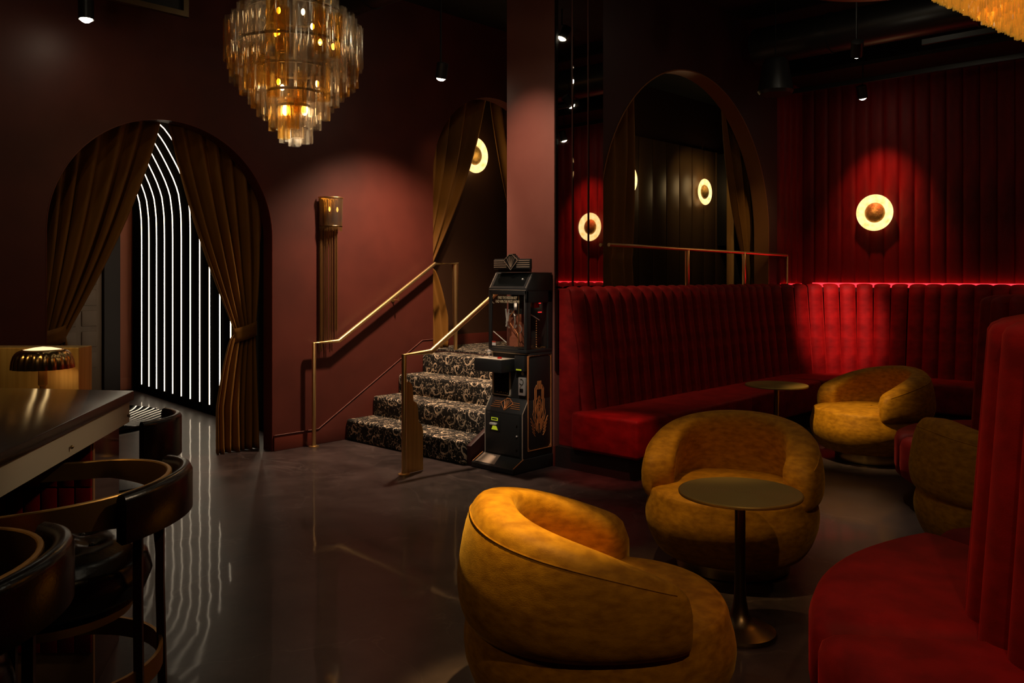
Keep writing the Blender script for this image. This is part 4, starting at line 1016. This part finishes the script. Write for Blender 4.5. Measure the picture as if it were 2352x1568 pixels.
# door with bill slot
dr2 = P(G().box(4.772,4.781,Y0+.028,Y1-.028,.115,.425), 'door', M['cab'], bevel=.002)
def sub(g, nm, m_, par, **k):
    o = g.make(nm, m_, par, **k); o.data.transform(Matrix.Translation(-cm_.location)); return o
sub(G().box(4.766,4.773,Y1-.175,Y1-.065,.285,.405), 'bill_plate', M['cab'], dr2, bevel=.003)
sub(G().box(4.7645,4.767,Y1-.155,Y1-.085,.368,.392), 'display', M['disp'], dr2, smooth=False)
sub(G().box(4.763,4.7648,Y1-.147,Y1-.093,.374,.386), 'display_mask', M['cab'], dr2, smooth=False)
sub(G().prismx([(Y1-.155,.295),(Y1-.085,.295),(Y1-.10,.325),(Y1-.14,.325)], 4.7645,4.767), 'arrow_light', M['disp'], dr2, smooth=False)
sub(G().box(4.742,4.768,Y1-.150,Y1-.082,.334,.352), 'bill_mouth', M['white'], dr2, bevel=.005)
sub(G().ball((4.768,Y0+.055,.27),.009,10,6), 'lock', M['chrome'], dr2)
for z in (.35,.165): sub(G().ball((4.770,Y0+.058,z),.008,8,5), 'bolt', M['blackgloss'], dr2)
# middle: prize chute, coin unit, control shelf
P(G().box(4.852,4.862,Y0+.21,Y1-.03,.57,.76), 'prize_door', M['screen'], smooth=False)
g = G(); 
for (a,b,c2,d2) in ((Y0+.200,Y0+.21,.56,.77),(Y1-.03,Y1-.02,.56,.77),(Y0+.20,Y1-.02,.556,.565)): g.box(4.848,4.86,a,b,c2,d2)
P(g, 'prize_frame', M['pewter'], smooth=False)
for k in range(6): 
    P(G().ball((4.849,Y0+.23+.022*k,.578+.004*(k%2)),.006,8,5,.6), 'coin', M['brass'])
P(G().box(4.838,4.862,Y0+.035,Y0+.105,.575,.715), 'coin_plate', M['chrome'], bevel=.004)
P(G().tube([(4.8365,Y0+.07+.02*cos(q*pi/6),.68+.022*sin(q*pi/6)) for q in range(2,12)], .003, 5), 'coin_ring', M['blackgloss'])
P(G().box(4.834,4.839,Y0+.052,Y0+.088,.60,.63), 'coin_return', M['blackgloss'], bevel=.002)
P(G().tube([(4.838,Y0+.06,.66),(4.836,Y0+.085,.64)], .003, 5), 'coin_lever', M['chrome'])
P(G().lathe([(.001,0),(.014,0),(.014,.008),(.001,.008)],16).tr(Matrix.Translation((4.858,Y0+.07,.745)) @ Matrix.Rotation(-pi/2,4,'Y')), 'coin_button', M['chrome'])
P(G().box(4.815,4.86,Y0+.02,Y0+.125,.765,.885), 'bill_box', M['cab'], bevel=.004)
P(G().box(4.8135,4.8155,Y0+.05,Y0+.105,.772,.782), 'bill_light', M['disp'], smooth=False)
shf = P(G().box(4.69,4.86,Y0+.145,Y1+.03,.755,.855), 'control_shelf', M['cab'], bevel=.005)
sub(G().box(4.695,4.855,Y0+.15,Y1+.025,.8552,.857), 'shelf_top', M['pewter'], shf, smooth=False)
sub(G().lathe([(.001,.0),(.018,0),(.018,.012),(.001,.014)],20).tr(Matrix.Translation((4.76,Y0+.23,.857))), 'drop_button', M['redled'] if False else mat('red_button', (.5,.02,.02), .2), shf)
sub(G().tube([(4.77,Y1-.055,.857),(4.77,Y1-.055,.89)], .006, 8).ball((4.77,Y1-.055,.903),.018,14,8), 'joystick', mat('clear_ball_knob', (.85,.8,.75), .08, .6), shf)
# inside the case: claw, wires, chains, rods, prizes
yc2 = (Y0+Y1)/2
P(G().box(4.90,5.08,Y0+.06,Y1-.06,1.30,1.34).box(4.93,4.99,yc2+.03,yc2+.09,1.23,1.30).box(4.93,4.99,yc2-.06,yc2,1.20,1.30), 'gantry', M['cab'], smooth=False)
cl = P(G().tube([(4.95,yc2+.06,1.24),(4.95,yc2+.06,1.20)], .010, 8), 'claw', M['chrome'])
for a in (0, 2.1, 4.2):
    dx, dy = cos(a), sin(a); b = (4.95,yc2+.06)
    sub(G().tube([(b[0]+.01*dx,b[1]+.01*dy,1.205),(b[0]+.045*dx,b[1]+.045*dy,1.185),(b[0]+.055*dx,b[1]+.055*dy,1.13),(b[0]+.03*dx,b[1]+.03*dy,1.085)], .0055, 6), 'claw_finger', M['chrome'], cl)
P(G().tube([(4.90,yc2+.09,1.24),(4.90,yc2+.075,1.14),(4.90,yc2+.085,1.10)], .009, 6, r2=.004).tube([(4.90,yc2+.055,1.235),(4.90,yc2+.07,1.14)], .009, 6, r2=.004), 'cable_tie', M['white'])
P(G().tube([(4.845,Y0+.105,.95),(4.845,Y0+.105,1.37)], .0035, 6), 'rod', M['brass'])
P(G().tube([(4.94,yc2+.04+.05*sin(i*.5),1.22-.022*i) for i in range(12)], .003, 5), 'cable', M['copper'])
P(G().tube([(4.93,yc2-.02-.035*sin(i*.4),1.12-.010*i) for i in range(9)], .004, 5), 'hook', M['chrome'])
P(G().tube([(4.84,Y1-.035,1.06),(4.86,Y1-.16,.975)], .004, 6), 'brace_rod', M['chrome'])
P(G().tube([(4.87,Y0+.018,1.21),(5.0,Y0+.03,1.155)], .0045, 6), 'brace_rod', M['white'])
P(G().tube([(4.87,Y0+.018,1.21),(4.91,Y0+.03,1.30)], .003, 6), 'brace_rod', M['brass'])
P(G().box(5.0,5.06,Y0+.08,Y0+.14,1.25,1.30), 'lamp_block', mat('copper_plate', (.35,.1,.06), .4))
P(G().box(4.99,5.03,Y0+.03,Y0+.034,1.215,1.220), 'led', M['redled'], smooth=False)
P(G().box(5.0,5.02,Y0+.03,Y0+.034,1.285,1.290), 'led', M['redled'], smooth=False)
g = G()
for k in range(13): g.ball((4.965,Y0+.028,.95+.018*k),.0055,8,5)
P(g, 'bead_chain', M['brass'])
P(G().box(4.86,5.06,Y0+.04,Y0+.043,.935,1.02).box(4.86,4.863,Y0+.04,Y1-.12,.935,1.02), 'chute_guard', M['pane'], smooth=False)
for k in range(16):
    x = random.uniform(4.85,5.06); y = Y0+.02+ (random.random()*.03 if k < 10 else random.random()*.3)
    P(G().lathe([(.001,0),(.011,0),(.011,.003),(.001,.003)],12).tr(Matrix.Translation((x,y,.9335+.001*k)) @ Matrix.Rotation(random.uniform(-.15,.15),4,'X')), 'prize_token', M['brass'])
P(G().box(4.99,5.10,Y1-.20,Y1-.07,.935,1.29), 'back_board', mat('terracotta_board', (.45,.15,.09), .5), smooth=False)
P(G().box(XF+.004,XF+.006,Y1-.075,Y1-.035,.95,.985), 'sticker', M['white'], smooth=False)
P(G().box(XF+.003,XF+.0045,Y1-.075,Y1-.035,.973,.985), 'sticker_band', mat('sticker_red', (.5,.06,.04), .4), smooth=False)
point('case_light', (4.97,4.60,1.27), .35, (1,.75,.5), .02)
# lettering on the pane
def text(body, size, loc, rot, m_, parent, nm='lettering'):
    c = bpy.data.curves.new(nm, 'FONT'); c.body = body; c.size = size; c.align_x = 'CENTER'; c.align_y = 'CENTER'; c.extrude = .0006; c.space_line = .95
    tmp = bpy.data.objects.new(nm, c); COL.objects.link(tmp); bpy.context.view_layer.update()
    me = bpy.data.meshes.new_from_object(tmp.evaluated_get(bpy.context.evaluated_depsgraph_get())); COL.objects.unlink(tmp); bpy.data.objects.remove(tmp)
    me.materials.clear(); me.materials.append(m_)
    o = bpy.data.objects.new(nm, me); COL.objects.link(o); o.parent = parent; o.location = Vector(loc)-parent.location; o.rotation_euler = rot; o.scale = (.62,1,1); return o
M['letter'] = mat('pale_gold_lettering', (.62,.52,.34), .5)
text('FIND THE HIDDEN KEY\nAND WIN THE PRIZE ABOVE!', .032, (XF+.002,(Y0+Y1)/2,1.315), (pi/2,0,-pi/2), M['letter'], cm_)
g = G()
for yy, s_ in ((Y1-.04,-1),):
    g.tube([(XF+.003,yy-.022,1.345),(XF+.003,yy-.004,1.343),(XF+.003,yy,1.33)], .0012, 4).tube([(XF+.003,yy,1.30),(XF+.003,yy-.004,1.287),(XF+.003,yy-.022,1.285)], .0012, 4)
P(g, 'bracket_mark', M['letter'])
# art deco picture on the side
g = G(); xc = 4.965; zz = .45; yy = Y0-.0015
def S(pts, mirror=True, r_=.0021):
    g.tube([(xc+x*.62, yy, zz+z) for x, z in pts], r_, 4)
    if mirror: g.tube([(xc-x*.62, yy, zz+z) for x, z in pts], r_, 4)
for x in (.01,.03): S([(x,.17),(x,.235)], r_=.003)
S([(.05,.205),(.085,.175),(.085,.10),(.10,.085),(.10,.02),(.12,-.02),(.09,-.075)])
S([(.05,.205),(.05,.09),(.0,.12)]) ; S([(.065,.18),(.065,.04),(.075,-.05)]); S([(.075,.17),(.08,-.06)])
for k in range(4):
    a = .115-.026*k; b = .085-.020*k
    S([(0,a),(b*.75,.02),(0,-.02-b*.9)])
for k in range(4): S([(.05-.0*k,-.10-.0*k+.016*k-.05),(.0,-.02+.015*k-.03),], True)
for k in range(5): S([(.095-.006*k,-.105-.022*k),(.165-.010*k,-.045-.027*k)], True, .0026)
for k in range(5): S([(.015+.017*k,-.09),(.015+.017*k,-.17+.01*k)], True, .0012)
for k in range(5): S([(.085,-.03-.013*k),(.02,-.09-.013*k)], True, .0018)
P(g, 'deco_picture', M['copper'])
g = G(); 
# floor baseboard stub of the pillar
struct(G().box(5.11,5.165,YP-.016,YP-.001,0,.16).make('baseboard_pillar', M['maroon_trim'], bevel=.003))
